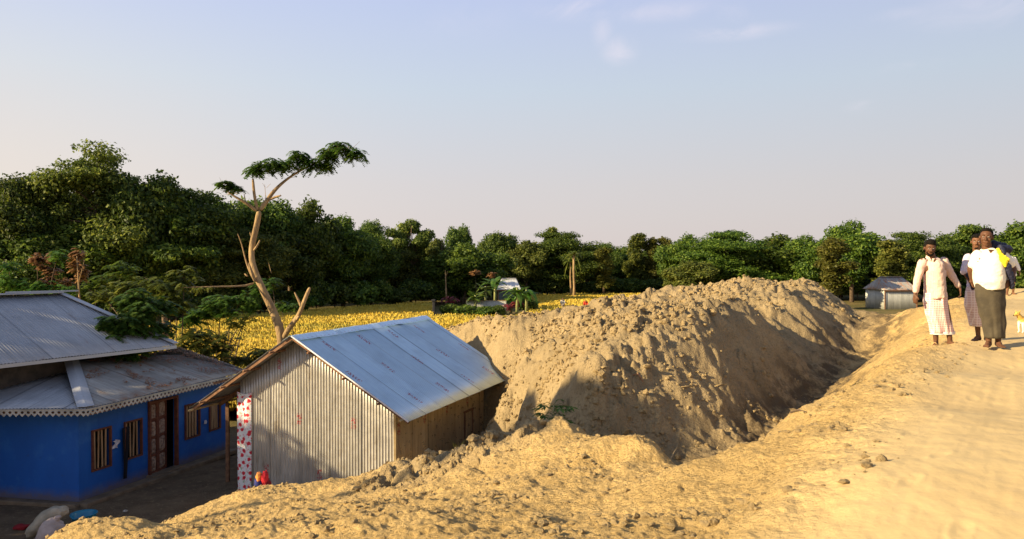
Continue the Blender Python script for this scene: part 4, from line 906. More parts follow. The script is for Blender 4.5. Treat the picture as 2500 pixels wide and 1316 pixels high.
TREES = [
 ('L1', 245, 52, 366, 285, 'tallest tree of the left wood, its flat layered crown standing highest against the sky', 'layered_tree'),
 ('L2', 30, 50, 432, 280, 'dark layered tree at the left edge of the photo, left of the tallest tree', 'layered_tree'),
 ('R1', 355, 55, 436, 170, 'dark sloping crown right against the right shoulder of the tallest tree', 'broadleaf_tree'),
 ('L3', 485, 72, 466, 270, 'wide flat-topped dark tree forming the skyline between the tallest tree and the bare pruned tree', 'layered_tree'),
 ('L4', 405, 68, 486, 280, 'light green spreading tree with an umbrella crown in front of the flat-topped skyline tree', 'layered_tree'),
 ('L1', 560, 73, 545, 240, 'brownish olive umbrella tree just left of the bare pruned tree trunk', 'layered_tree'),
 ('R1', 640, 78, 490, 150, 'dark crown directly behind the fork of the bare pruned tree', 'broadleaf_tree'),
 ('L2', 60, 42, 520, 300, 'lower dark tree in front at the left edge, above the tin roof ridge', 'layered_tree'),
 ('R2', 170, 44, 545, 260, 'lower green tree under the tallest tree, its crown just above the dry reddish shrubs', 'broadleaf_tree'),
 ('R2', 745, 82, 497, 150, 'bushy green tree making the first hump right of the bare pruned tree', 'broadleaf_tree'),
 ('R1', 690, 79, 560, 170, 'dark tree whose lower crown touches the right side of the bare pruned trunk', 'broadleaf_tree'),
 ('R2', 838, 87, 535, 150, 'green tree sloping down to the right behind the bare pruned tree, second hump', 'broadleaf_tree'),
 ('L2', 905, 93, 543, 130, 'layered dark tree left of the airy see-through tree', 'layered_tree'),
 ('O1', 1003, 100, 538, 108, 'airy tree with sky showing through its loose crown, above the shed roof peak', 'open_tree'),
 ('O1', 1078, 98, 585, 80, 'low loose yellow-green tree between the airy tree and the small round crown', 'open_tree'),
 ('R1', 1118, 106, 556, 60, 'small round dark crown standing alone on the skyline', 'broadleaf_tree'),
 ('R2', 1150, 98, 598, 160, 'bright green low crown below the small round skyline crown', 'broadleaf_tree'),
 ('R1', 1218, 118, 572, 84, 'spiky dark crown on the skyline left of the big umbrella tree', 'broadleaf_tree'),
 ('L3', 1375, 118, 568, 160, 'big umbrella-shaped green tree above the tall palm', 'layered_tree'),
 ('C2', 1352, 121, 558, 60, 'pale pointed treetop poking up just above the big umbrella tree', 'slender_tree'),
 ('R3', 1285, 116, 592, 110, 'low green tree touching the left side of the big umbrella tree', 'broadleaf_tree'),
 ('L2', 1478, 132, 596, 100, 'low dark distant crown right of the big umbrella tree', 'layered_tree'),
 ('C1', 1475, 116, 606, 42, 'short yellowish slender tree right of the palm', 'slender_tree'),
 ('C2', 1556, 128, 572, 62, 'tallest of the slender pale trees grouped in the middle of the skyline', 'slender_tree'),
 ('C1', 1592, 128, 582, 40, 'second slender pale tree, just right of the tallest slender one', 'slender_tree'),
 ('C1', 1620, 128, 580, 32, 'third slender pale tree, beside the broad green crown', 'slender_tree'),
 ('L3', 1760, 112, 566, 210, 'broad bright green crown behind the left part of the earth heap', 'layered_tree'),
 ('R2', 1670, 116, 578, 110, 'leafy tree joining the slender pale trees to the broad green crown', 'broadleaf_tree'),
 ('R3', 1690, 104, 640, 130, 'low bush-like tree right above the left crest of the earth heap', 'broadleaf_tree'),
 ('R2', 1885, 112, 578, 170, 'green tree behind the highest part of the earth heap', 'broadleaf_tree'),
 ('R2', 1968, 108, 580, 120, 'green tree left of the tall dome-shaped tree', 'broadleaf_tree'),
 ('R2', 2080, 104, 546, 150, 'tall dome-shaped green tree rising highest on the right half of the skyline', 'broadleaf_tree'),
 ('C1', 2030, 88, 583, 70, 'yellowish drooping slender tree standing in front of the dome-shaped tree', 'slender_tree'),
 ('C1', 2172, 94, 588, 70, 'yellowish slender tree just left of and above the small rusty-roofed hut', 'slender_tree'),
 ('L3', 2225, 104, 568, 150, 'green tree behind the small rusty-roofed hut', 'layered_tree'),
 ('R2', 2290, 106, 578, 120, 'green tree seen between the heads of the two nearer men', 'broadleaf_tree'),
 ('L4', 2370, 108, 552, 170, 'bright green layered tree behind the head of the man in the white T-shirt', 'layered_tree'),
 ('R2', 2475, 106, 550, 150, 'green tree at the right edge of the photo', 'broadleaf_tree'),
]
for p, px_, Y, top, wpx, lb, nm in TREES:
    place_tree(p, px_, max(Y, 64+0.012*px_) if px_ < 420 else Y, top, wpx, lb, name=nm)
rf = random.Random(12)
SEG = [(130, 'above the left end of the grey roof'), (260, 'below the tallest tree'), (400, 'above the right end of the grey roof'), (560, 'left of the bare pruned tree'), (700, 'behind the bare pruned trunk'), (850, 'behind the left part of the golden field'), (1000, 'behind the peak of the tin shed roof'), (1130, 'left of the homestead'), (1270, 'behind the white-roofed hut'), (1420, 'around the two palms'),
       (1560, 'behind the far strip of golden field'), (1700, 'over the left shoulder of the earth heap'), (1850, 'behind the middle of the earth heap'), (2000, 'behind the right shoulder of the earth heap'), (2140, 'left of the rusty-roofed hut'), (2280, 'behind the rusty-roofed hut'), (2400, 'between the two nearer men'), (9999, 'at the right edge behind the men')]
ORD = ['leftmost', 'second', 'third', 'fourth', 'fifth', 'sixth', 'seventh', 'eighth']; SEEN = {}
def seg_label(kind, px_):
    w = [t_ for lim, t_ in SEG if px_ < lim][0]; k = SEEN.get((kind, w), 0); SEEN[(kind, w)] = k+1; return f'{ORD[k]} {kind} {w}'
FL = 'dark tree in the packed second row filling the wood behind the nearer trees'; FG = 'trees packed behind the front row'
def fill(px_, Y, top, wpx): place_tree(rf.choice(['R1', 'R2', 'L2', 'R3', 'R1']), px_, Y, top, wpx, seg_label('tree of the dark second row', px_), FG, name='background_tree', rz=rf.uniform(0, 6.28))
for px_, Y, top, wpx in [(60,72,480,200),(150,74,470,200),(250,76,480,200),(330,77,500,180),(420,78,505,190),(520,80,500,190),(610,84,520,170),(700,90,535,170),(790,94,545,160),(880,94,565,150),(950,100,590,140),
   (1030,108,612,130),(1110,112,620,130),(1190,120,612,120),(1260,124,610,120),(1330,128,608,120),(1430,134,606,120),(1510,138,606,110),(1580,138,608,110),(1650,130,600,110),(1740,124,598,120),(1820,122,596,120),(1910,120,598,120),(1990,118,596,120),
   (2060,118,590,120),(2140,114,594,110),(2210,114,588,110),(2290,114,590,110),(2380,116,584,120),(2470,116,580,120),(2560,112,560,160),(2650,110,560,160)]:
    fill(px_+rf.uniform(-12, 12), Y, top, wpx)
# a further, lower row close to the ground under the crowns
UL = 'low leafy bush in the shaded undergrowth along the foot of the wood'; UG = 'undergrowth bushes below the trees'
BU = make_tree('b', 'round', 21, 3.2, 4.4, 3600, 0.22, LEAF_D, trunk_r=0.06); BU2 = make_tree('b', 'round', 22, 3.2, 4.4, 3600, 0.22, LEAF_G, trunk_r=0.06)
PROTO['B1'] = BU; PROTO['B2'] = BU2
def back_Y(px_): return float(np.interp(px_, [-400, 0, 390, 560, 700, 950, 1045, 1300, 1600, 1750, 2500], [58, 59, 60, 68, 74, 87, 92, 114, 119, 110, 100]))
px_ = -30
while px_ < 2530:
    Y = back_Y(px_)+rf.uniform(2, 6); w_ = rf.uniform(70, 110)*60/Y+20
    if not (2120 < px_ < 2260): place_tree(rf.choice(['B1', 'B1', 'B2']), px_, Y, 640+(EYE-rf.uniform(2.2, 3.8))/Y*F*1.0, w_, seg_label('low bush in the undergrowth', px_), UG, 'bush', 'bush', rf.uniform(0, 6.28))
    px_ += w_*0.62
# the far wood itself, one mass behind the individual trees
rs_ = np.random.RandomState(77); pads = []
for px_ in range(-40, 3000, 22):
    Y = back_Y(px_)+24+rs_.rand()*12
    for z in (1.2, 3.2, 5.0, 6.4): pads.append(((px_-1250)/F*Y+rs_.uniform(-1, 1), Y+rs_.uniform(-2, 2), z+rs_.uniform(-.4, .4), 2.2, 1.4, 1.3))
V, Fq, tn = leaf_cloud(rs_, pads, 60000, 0.55, 0.3)
me = leaf_mesh('far_wood', V, Fq, tn, LEAF_D); tag(link('far_wood', me), 'dark mass of the far wood closing the view behind the trees', 'wood', kind='stuff')

# ---------------------------------------------------------------- ripe rice in the field
rs_ = np.random.RandomState(9)
gx = np.arange(-62, 62, 0.35); gy = np.concatenate([np.arange(26, 60, 0.35), np.arange(60, 140, 0.7)])
X, Yg = np.meshgrid(gx, gy)
def inside(X, Y):
    px = 1250+F*X/Y; b_ = np.interp(px, [-400, 0, 390, 560, 700, 950, 1045, 1300, 1600, 1750, 2500], [58, 59, 60, 68, 74, 87, 92, 114, 119, 110, 100])
    ok = (Y < b_+fbm(X*0.2, Y*0.2, 2, 6)*1.2) & (base_h(X, Y) < 0.35) & (X > -30+0*Y)
    clump = (px > 1058) & (px < 1290-np.clip(75-Y, 0, 99)*6) & (Y > 70)
    return ok & ~clump & (px < 1680)
def rice_z(X, Y): return 0.62+0.10*fbm(X*0.25, Y*0.25, 3, 15)+0.05*fbm(X*1.6, Y*1.6, 2, 19)-0.30*np.exp(-(((Y*0.85-X*0.22) % 17.0-8)/0.45)**2)
Z = rice_z(X, Yg); ins = inside(X, Yg)
m = len(gx); i = np.arange(len(gy)-1)[:, None]*m; j = np.arange(m-1)[None]
Fq = np.stack([i+j, i+j+1, i+m+j+1, i+m+j], -1).reshape(-1, 4)
kp = (ins[:-1, :-1] & ins[1:, :-1] & ins[:-1, 1:] & ins[1:, 1:]).ravel()
V = np.stack([X, Yg, Z], -1).reshape(-1, 3)
sideq = []
used = np.unique(Fq[kp]); remap = -np.ones(len(V), int); remap[used] = np.arange(len(used))
RICE = bpy.data.materials.new('ripe_rice'); RICE.use_nodes = True; t = RICE.node_tree; b = t.nodes['Principled BSDF']; tcn = N(t, 'ShaderNodeTexCoord')
c = mixc(rng(noise(0.10, 4), 0.4, 0.6), (0.68, 0.49, 0.075), (0.57, 0.44, 0.070)); c = mixc(rng(noise(1.2, 6, 0.7), 0.45, 0.80), c, (0.46, 0.33, 0.05))
mpz = N(t, 'ShaderNodeMapping'); mpz.inputs['Scale'].default_value = (0.03, 0.35, 1); t.links.new(tcn.outputs['Object'], mpz.inputs[0])
c = mixc(rng(noise(1.0, 4, 0.6, mpz.outputs[0]), 0.50, 0.68, 0, 0.75), c, (0.26, 0.25, 0.045))
t.links.new(c, b.inputs['Base Color']); b.inputs['Roughness'].default_value = 0.8; b.inputs['Specular IOR Level'].default_value = 0.15
bp = N(t, 'ShaderNodeBump'); bp.inputs['Distance'].default_value = 0.25; bp.inputs['Strength'].default_value = 1.0; t.links.new(noise(4.5, 5, 0.7), bp.inputs['Height']); t.links.new(bp.outputs[0], b.inputs['Normal'])
Vs = V[used]; Fs = remap[Fq[kp]]
# blades and drooping ears standing out of the crop
nb = 130000; px = rs_.uniform(330, 1900, nb); Yb = 26+94*rs_.rand(nb)**1.25; xb = (px-1250)/F*Yb
kk = inside(xb, Yb) & (base_h(xb, Yb) < 0.3); xb = xb[kk]; Yb = Yb[kk]; nb = len(xb)
zb = rice_z(xb, Yb); hgt = rs_.uniform(0.07, 0.20, nb); wd = rs_.uniform(0.02, 0.05, nb)*(0.6+Yb/60); an = rs_.rand(nb)*6.28; ln = rs_.uniform(0.0, 0.14, nb)
ca, sa = np.cos(an), np.sin(an)
B = np.stack([np.stack([xb-ca*wd, Yb-sa*wd, zb-0.12], -1), np.stack([xb+ca*wd, Yb+sa*wd, zb-0.12], -1), np.stack([xb+ca*wd*0.5+sa*ln, Yb+sa*wd*0.5+ca*ln, zb+hgt], -1), np.stack([xb-ca*wd*0.5+sa*ln, Yb-sa*wd*0.5+ca*ln, zb+hgt*0.9], -1)], 1).reshape(-1, 3)
allV = np.vstack([Vs, B]); allF = np.vstack([Fs, np.arange(4*nb).reshape(nb, 4)+len(Vs)])
me = np_mesh('rice_crop', allV, allF, False); me.materials.append(RICE)
tag(link('rice_crop', me), 'ripe golden rice crop filling the field', 'crop', kind='stuff')

# ---------------------------------------------------------------- the bare pruned tree behind the shed
D0 = 27.0
def tp(px_, py_, dy=0.0): return at(px_, py_, D0+dy)
bt = tp(694, 1017); bt.z = 0
pt = empty('pruned_tree', (bt.x, bt.y, 0), 0, 'tall bare pruned tree, pale forked trunk with feathery green tufts, behind the tin shed', 'tree')
b = MB(); K = D0/F
def limb(pts, rad):      # (px, py, depth offset), radii in photo pixels
    b.tube([tp(*p) for p in pts], [r*K*(0.77 if r > 3 else 0.62) for r in rad], 9)
limb([(694,1025,0),(692,900,0),(688,812,0),(672,772,0),(655,735,0),(638,700,0),(622,665,0.05),(613,632,0.1),(615,598,0.1),(623,565,0.05),(629,540,0),(633,512,0)], [17,16,15,14,13,12,11.5,10,10,9.5,9.5,10])
limb([(690,830,0),(706,800,-0.2),(724,780,-0.4),(733,762,-0.5),(740,742,-0.6),(748,722,-0.6),(757,700,-0.6)], [10,9.5,8.5,7.5,7,6,6.5])
limb([(736,750,-0.6),(729,733,-0.6),(719,712,-0.5)], [5,4,3]); limb([(724,782,-0.4),(731,772,-0.6)], [6,6])
limb([(633,515,0),(650,493,0.1),(663,472,0.2),(684,450,0.3),(708,432,0.4),(735,415,0.5),(765,400,0.5),(800,385,0.5),(850,368,0.4)], [8.5,7.5,6.5,5.5,4.5,3.5,3,2.5,1.5])
limb([(655,490,0.1),(672,480,0.1),(689,477,0)], [5,4,3]); limb([(680,482,0),(686,474,0)], [2.5,1.5])
limb([(630,515,0),(624,495,0),(619,465,0),(617,432,0)], [6.5,5,4.5,4]); limb([(628,517,0),(605,497,-.2),(582,485,-.3),(562,474,-.4),(545,455,-.4)], [7,5.5,4,3,2]); limb([(600,494,0),(596,470,0)], [2.5,1.5])
limb([(618,680,0),(606,655,0),(597,625,0.1),(588,590,0.1),(580,568,0.1)], [5,3.5,3,2.5,2]); limb([(625,690,-0.1),(612,660,-0.25),(608,640,-0.3)], [7,5,2]); limb([(606,676,0),(596,668,0)], [4,3])
limb([(618,612,0),(628,602,0),(636,584,0)], [4,3.5,3]); limb([(616,580,0),(609,566,0)], [3.5,2.5])
limb([(648,492,0),(648,470,0),(647,448,0)], [1.4,1.0,0.8]); limb([(648,458,0),(640,446,0)], [0.8,0.5]); limb([(648,460,0),(662,446,0)], [0.8,0.5])
limb([(622,690,0),(600,699,-0.3),(540,699,-0.8),(480,702,-1.2),(432,702,-1.4)], [4.5,3.4,3,2.4,1.6])
limb([(664,560+110,0),(655,640,0)], [2, 1])
def sub_e(o, par): o.parent = par; o.matrix_parent_inverse = Matrix.Translation(par.location).inverted(); return o
rt = random.Random(6)
for k in range(46):      # fine twigs under the leaf tufts
    x0, y0 = rt.choice([(700,435),(735,415),(765,400),(800,385),(830,373),(617,432),(545,455),(562,474),(850,368)]); ex_, ey_ = rt.uniform(-32, 32), rt.uniform(-26, 4)
    if x0 == 617: ex_ = rt.uniform(-10, 45)
    limb([(x0, y0, 0.4), (x0+ex_*0.5, y0+ey_*0.4, 0.4+rt.uniform(-.2, .2)), (x0+ex_, y0+ey_, 0.4+rt.uniform(-.4, .4))], [1.0, 0.7, 0.4])
tr_ = b.build('trunk', BARK_PALE, None, smooth=True); sub_e(tr_, pt)
from mathutils import noise as mno
sd_ = tr_.modifiers.new('s', 'SUBSURF'); sd_.levels = 1; sd_.render_levels = 2
for v in tr_.data.vertices:
    q = v.co*5.0; v.co += Vector((mno.noise(q), mno.noise(q+Vector((9, 0, 0))), mno.noise(q+Vector((0, 9, 0)))))*0.022
def fronds(rs_, centers, n, flen, leaf, droop=0.6, spread=None):
    """compound leaves: rachis with paired leaflets; returns verts, quads, tint"""
    Vv = []; tt = []
    for k_ in range(n):
        c_, r_ = centers[rs_.randint(len(centers))]; d = rs_.normal(size=3); d /= np.linalg.norm(d); o = np.array(c_)+d*np.array(r_)*rs_.rand()**0.5
        a = rs_.rand()*6.28; dirh = np.array([math.cos(a), math.sin(a), rs_.uniform(-.1, .5)]); L = flen*rs_.uniform(0.6, 1.2); side = np.array([-math.sin(a), math.cos(a), 0]); ti = rs_.rand()*0.6+0.2
        for s_ in np.linspace(0.15, 1, 9):
            p = o+dirh*L*s_+np.array([0, 0, -droop*L*s_*s_])
            for sg in (-1, 1):
                w_ = leaf*rs_.uniform(0.7, 1.2); q = side*sg+dirh*0.3+np.array([0, 0, -0.35-0.3*rs_.rand()]); q /= np.linalg.norm(q); ww = np.cross(q, [0, 0, 1.0]); ww /= np.linalg.norm(ww)+1e-6
                Vv += [p, p+q*w_*0.55+ww*w_*0.24, p+q*w_*1.1, p+q*w_*0.55-ww*w_*0.24]; tt += [min(1, max(0, ti+rs_.uniform(-.2, .2)))]*4
    V = np.array(Vv); return V, np.arange(len(V)).reshape(-1, 4), np.array(tt)
rs_ = np.random.RandomState(31)
cl = []
def tuft(px_, py_, rx, ry, dy=0, w_=1):
    p = at(px_, py_, D0+dy); 
    for _ in range(w_): cl.append(((p.x, p.y, p.z), (rx*K, rx*K*0.8, ry*K*1.35)))
for a in [(640,405,28,12,0,3),(672,400,25,14,0,3),(622,413,10,10,0,1),(730,380,20,12,.4,3),(715,400,25,10,.4,2),(765,398,22,12,.5,2),(800,375,25,16,.5,4),(835,362,28,14,.5,4),(865,372,20,12,.4,3),(795,400,18,10,.5,2),(820,350,12,6,.5,1)]: tuft(*a)
Va, Fa, ta = fronds(rs_, cl, 640, 0.32, 0.125, 0.8)
sub_e(link('crown', leaf_mesh('crown', Va, Fa, ta, LEAF_B), None), pt)
cl = []
for a in [(560,452,14,8,-.3,2),(578,458,10,7,-.3,1),(548,445,8,5,-.3,1)]: tuft(*a)
Va, Fa, ta = fronds(rs_, cl, 60, 0.30, 0.15, 0.6)
sub_e(link('leaf_tuft', leaf_mesh('leaf_tuft', Va, Fa, ta, LEAF_B), None), pt)
cl = []
for a in [(485,703,30,2,-1.2,2),(520,700,20,2,-.9,1),(445,700,14,8,-1.3,2)]: tuft(*a)
Va, Fa, ta = fronds(rs_, cl, 36, 0.16, 0.09, 1.0)
sub_e(link('leaf_tuft', leaf_mesh('leaf_tuft', Va, Fa, ta, LEAF_Y), None), pt)

# ---------------------------------------------------------------- leafy shrubs and saplings behind the houses
def shrub(name, px_, Y, clumps, nf, flen, leaf, mtl, label, seed, stems=5, cat='shrub', dry=0):
    rs_ = np.random.RandomState(seed); x = (px_-1250)/F*Y
    o = empty(name, (x, Y, 0), 0, label, cat); cs = []; bb = MB()
    for (cx, cy, rx, ry, dy) in clumps:
        p = at(cx, cy, Y+dy); s_ = (Y+dy)/F; cs += [((p.x, p.y, p.z), (rx*s_, rx*s_*0.8, ry*s_))]*max(1, int(rx*ry/350))
        bb.tube([(x+rs_.uniform(-.15, .15), Y, 0), ((x+p.x)/2+rs_.uniform(-.2, .2), Y+dy/2, p.z*0.6), (p.x, p.y, p.z)], [0.035, 0.024, 0.008], 6)
        for q in range(3):
            e_ = Vector((p.x+rs_.uniform(-1, 1)*rx*s_, p.y+rs_.uniform(-1, 1)*rx*s_*0.6, p.z+rs_.uniform(-.3, 1)*ry*s_)); bb.tube([(p.x, p.y, p.z-0.2*ry*s_), tuple(e_)], [0.01, 0.004], 4)
    V, Fq, tn = fronds(rs_, cs, nf, flen, leaf, 0.55)
    sub_e(bb.build('stems', BARK, None, smooth=True), o); sub_e(link('foliage', leaf_mesh('foliage', V, Fq, tn, mtl), None), o)
    return o
shrub('shrub', 400, 24.0, [(300,790,40,30,-3.4),(345,770,35,35,-3.0),(290,832,30,22,-3.7),(360,815,28,22,-3.0),(330,730,35,28,-2.5),(275,810,18,18,-3.6),(320,850,24,10,-3.6),(390,800,25,20,-1.5),(262,792,16,22,-3.6),(385,745,30,25,-2.0),(305,860,18,10,-3.7),(350,845,26,16,-3.3)], 1000, 0.28, 0.13, LEAF_B, 'leafy green shrub hanging over the right end of the grey house roof', 41)
shrub('shrub', 420, 27.0, [(400,700,50,28,0),(450,675,30,30,.4),(350,690,45,22,.3),(300,700,45,18,.6),(430,740,40,25,0),(380,740,40,25,0),(250,720,35,18,1)], 430, 0.34, 0.15, LEAF_O, 'olive leafy thicket above the grey roof, left of the bare horizontal branch', 42)
shrub('shrub', 520, 30.0, [(540,735,45,18,0),(590,725,35,18,0),(500,760,40,18,0),(565,765,40,14,0),(610,745,25,20,0),(640,700,22,25,.5),(470,780,30,18,0)], 400, 0.34, 0.14, LEAF_B, 'bright green feathery shrub in front of the golden field, left of the bare pruned trunk', 43)
shrub('shrub', 500, 25.0, [(480,820,50,22,0),(520,850,45,25,0),(560,870,35,18,0),(440,850,35,14,0),(600,878,35,12,.3),(545,825,30,16,0),(640,858,25,10,.5)], 420, 0.30, 0.12, LEAF_O, 'dense low shrub between the blue house roof and the tin shed', 44)
shrub('shrub', 690, 30.0, [(690,740,20,12,0),(715,748,14,10,0),(665,690,15,20,0)], 60, 0.34, 0.15, LEAF_B, 'small bright leafy sprig just right of the bare pruned trunk', 45, 2)
shrub('shrub', 545, 29.0, [(600,775,30,14,0),(570,790,25,12,0)], 70, 0.22, 0.10, LEAF_Y, 'thin yellowing sapling standing against the golden field below the bright feathery shrub', 46)
# dry reddish shrubs above the house ridge
shrub('dry_shrub', 120, 34.0, [(105,640,18,22,0),(125,665,18,20,0),(90,630,14,16,0),(112,690,16,14,0),(130,625,10,12,0)], 260, 0.20, 0.13, LEAF_DRY, 'dry reddish brown shrub above the left part of the grey roof ridge', 47)
shrub('dry_shrub', 185, 34.0, [(180,640,16,25,0),(190,620,12,16,0),(160,690,16,16,0),(200,665,10,20,0)], 240, 0.20, 0.13, LEAF_DRY, 'dry reddish brown shrub next to a thin pale trunk, right of the other dry shrub', 48)
shrub('shrub', 60, 33.0, [(30,690,40,22,0),(90,700,40,18,0),(20,650,30,20,0),(150,705,40,14,0),(140,625,20,18,0)], 300, 0.36, 0.15, LEAF_B, 'green shrubs growing right behind the grey roof ridge at the left edge', 49)
shrub('shrub', 210, 36.0, [(220,700,35,20,0),(250,680,30,20,0),(200,720,30,16,0),(300,660,40,25,1)], 260, 0.36, 0.15, LEAF_G, 'green shrub between the dry shrubs and the olive thicket', 50)
def pole_tree(px_, Y, ptop, pbot, rad, mtl, label, nm='bare_trunk', bend=0.1, cat='trunk'):
    t0 = at(px_, ptop, Y); b = MB(); b.tube([(t0.x+bend, Y, -0.1), (t0.x+bend*0.6, Y, t0.z*0.4), (t0.x, Y, t0.z*0.75), (t0.x-bend*0.4, Y, t0.z)], [rad, rad*0.85, rad*0.6, rad*0.25], 8)
    b.tube([(t0.x, Y, t0.z*0.8), (t0.x+0.25, Y, t0.z*0.97)], [rad*0.4, rad*0.15], 6)
    o = b.build(nm, mtl, None, smooth=True); return tag(o, label, cat)
pole_tree(192, 33.0, 625, 760, 0.055, BARK_PALE, 'thin pale bent trunk right of the dry reddish shrubs', bend=0.2)
pole_tree(400, 44.0, 700, 790, 0.22, BARK, 'short dark brown trunk standing at the left end of the golden field')

# ---------------------------------------------------------------- homestead in the middle distance
def frond_leaf(b, base, dirh, L, w_, droop, segs=7):
    base = Vector(base); dirh = Vector(dirh).normalized(); side = dirh.cross(Vector((0, 0, 1))).normalized(); prev = None
    for i in range(segs+1):
        s_ = i/segs; p = base+dirh*L*s_*(1-0.15*s_)+Vector((0, 0, L*(0.55*s_-droop*s_*s_))); ww = w_*math.sin(math.pi*min(0.97, 0.12+s_*0.86))
        cur = (p+side*ww+Vector((0, 0, -ww*0.2)), p, p-side*ww+Vector((0, 0, -ww*0.2)))
        if prev: b.add([prev[0], prev[1], prev[2], cur[0], cur[1], cur[2]], [(0,1,4,3),(1,2,5,4)])
        prev = cur
def tint_all(me, rs_):
    a = me.attributes.new('tint', 'FLOAT', 'POINT'); a.data.foreach_set('value', np.clip(0.5+0.25*rs_.normal(size=len(me.vertices)), 0, 1).astype(np.float32))
def banana(px_, Y, h, label, seed, mtl=LEAF_B):
    rs_ = np.random.RandomState(seed); x = (px_-1250)/F*Y; o = empty('banana_plant', (x, Y, 0), 0, label, 'banana plant')
    b = MB(); b.tube([(0, 0, 0), (0.03, 0, h*0.5), (0, 0, h*0.72)], [0.16, 0.13, 0.07], 8); b.build('stem', mat('banana_stem', (0.30, 0.32, 0.12), 0.7), o, smooth=True)
    b = MB()
    for i in range(15):
        a = i*2.4+rs_.rand(); frond_leaf(b, (0, 0, h*(0.5+0.2*rs_.rand())), (math.cos(a), math.sin(a), 0), h*rs_.uniform(0.30, 0.55), 0.30, rs_.uniform(0.1, 1.3))
    w_ = b.build('leaves', mtl, o); tint_all(w_.data, rs_); return o
banana(1185, 78, 4.2, 'banana plant left of the white-roofed hut, tallest of the banana plants', 1, LEAF_G)
banana(1160, 76, 3.2, 'low banana plant at the left end of the grey fence', 2, LEAF_G)
banana(1208, 80, 5.0, 'banana plant touching the left edge of the white hut roof', 3)
banana(1262, 74, 4.2, 'bright yellow-green banana plant in front of the right side of the white-roofed hut', 4, LEAF_B)
banana(1285, 77, 3.9, 'banana plant right of the bright yellow-green one', 5)
banana(1247, 78, 3.0, 'short banana plant just below the white hut roof', 6)
for px_, Y, top, w_, pr, lb in [(1100,76,742,50,'B2','green bush at the left end of the grey fence'),(1140,73.5,745,60,'B2','low green bush in front of the left half of the grey fence'),(1185,73,748,60,'B2','low green bush in front of the middle of the grey fence'),(1215,73,746,40,'B1','small dark bush in front of the right end of the grey fence'),(1290,79,728,46,'B1','dark bush closing the right end of the homestead clump')]:
    place_tree(pr, px_, Y, top, w_, lb, cat='bush', name='bush')
shrub('flowering_shrub', 1250, 74.5, [(1245,745,14,10,0),(1265,738,10,8,0)], 50, 0.5, 0.22, LEAF_RED, 'dark red flowering shrub under the bright banana plant', 60)
shrub('flowering_shrub', 1105, 80, [(1100,730,16,8,0)], 30, 0.5, 0.22, LEAF_RED, 'dark crimson shrub in deep shade left of the grey fence', 61)
shrub('dry_shrub', 1165, 92, [(1160,665,10,8,0),(1200,670,8,7,0)], 120, 0.35, 0.2, LEAF_DRY, 'rust-coloured dry foliage above the banana plants', 62)
def hut(name, px0, px1, Y, pe, pr_, label, wallm, roofm, dp=4.0, hip=0.25, rz=0.0, wall_bot=0.0):
    x0 = (px0-1250)/F*Y; x1 = (px1-1250)/F*Y; ze = EYE+(640-pe)/F*Y; zr = EYE+(640-pr_)/F*Y; w_ = x1-x0
    o = empty(name, ((x0+x1)/2, Y+dp/2, 0), rz, label, 'hut')
    hx, hy = w_/2-0.25, dp/2-0.25
    corrugated('front_wall', (-hx, -hy, 0), (1, 0, 0), (0, 0, 1), 2*hx, 0, ze, wallm, o, period=0.15, amp=0.015, step=4)
    corrugated('side_wall', (hx, -hy, 0), (0, 1, 0), (0, 0, 1), 2*hy, 0, ze, wallm, o, period=0.15, amp=0.015, step=4)
    corrugated('side_wall', (-hx, hy, 0), (0, -1, 0), (0, 0, 1), 2*hy, 0, ze, wallm, o, period=0.15, amp=0.015, step=4)
    corrugated('back_wall', (hx, hy, 0), (-1, 0, 0), (0, 0, 1), 2*hx, 0, ze, wallm, o, period=0.15, amp=0.015, step=4)
    W2 = w_/2; r_ = W2*(1-hip*2)
    def rp(A, B, Cc, Dd, s_):
        q = sloped('roof_slope', Vector(A), Vector(B), Vector(Cc), Vector(Dd), roofm, o, s_, lap=0.9, amp=0.012); q.matrix_parent_inverse = Matrix.Identity(4)
    rp((-W2, -dp/2, ze), (W2, -dp/2, ze), (r_, 0, zr), (-r_, 0, zr), 1); rp((W2, -dp/2, ze), (W2, dp/2, ze), (r_, 0.01, zr), (r_, 0, zr), 2)
    rp((W2, dp/2, ze), (-W2, dp/2, ze), (-r_, 0, zr), (r_, 0, zr), 3); rp((-W2, dp/2, ze), (-W2, -dp/2, ze), (-r_, 0, zr), (-r_, 0.01, zr), 4)
    b = MB(); b.beam((-W2+0.03, -dp/2+0.04, ze-0.09), (W2-0.03, -dp/2+0.04, ze-0.09), 0.08, 0.12); b.build('eave_board', WOOD, o)
    for sx in (-1, 1):
        b = MB(); b.beam((sx*(hx+0.05), -hy-0.05, 0), (sx*(hx+0.05), -hy-0.05, ze-0.1), 0.1, 0.1); b.build('post', WOOD, o)
    b = MB(); b.beam((-r_, 0, zr+0.03), (r_, 0, zr+0.03), 0.3, 0.05); q = b.build('ridge_cap', roofm, o); q.data.uv_layers.new(name='UVMap')
    return o
HUTW = tin_mat('tin_hut', (0.60, 0.60, 0.54), (0.48, 0.48, 0.42), metal=0.15, rough=0.6, sheet=1.0)
WHT = tin_mat('tin_white', (0.72, 0.73, 0.74), (0.60, 0.61, 0.62), metal=0.1, rough=0.5, sheet=1.5)
hut('tin_hut', 2152, 2244, 88, 708, 677, 'small tin hut with partly rusty hipped roof beyond the right end of the earth heap', HUTW, TIN_RUST, 4.5, 0.18, rz=R(6))
hut('white_roofed_hut', 1212, 1272, 92, 707, 681, 'distant hut with a white roof half hidden by banana plants', mat('hut_mud', (0.10, 0.12, 0.11), 0.9), WHT, 4.0, 0.2)
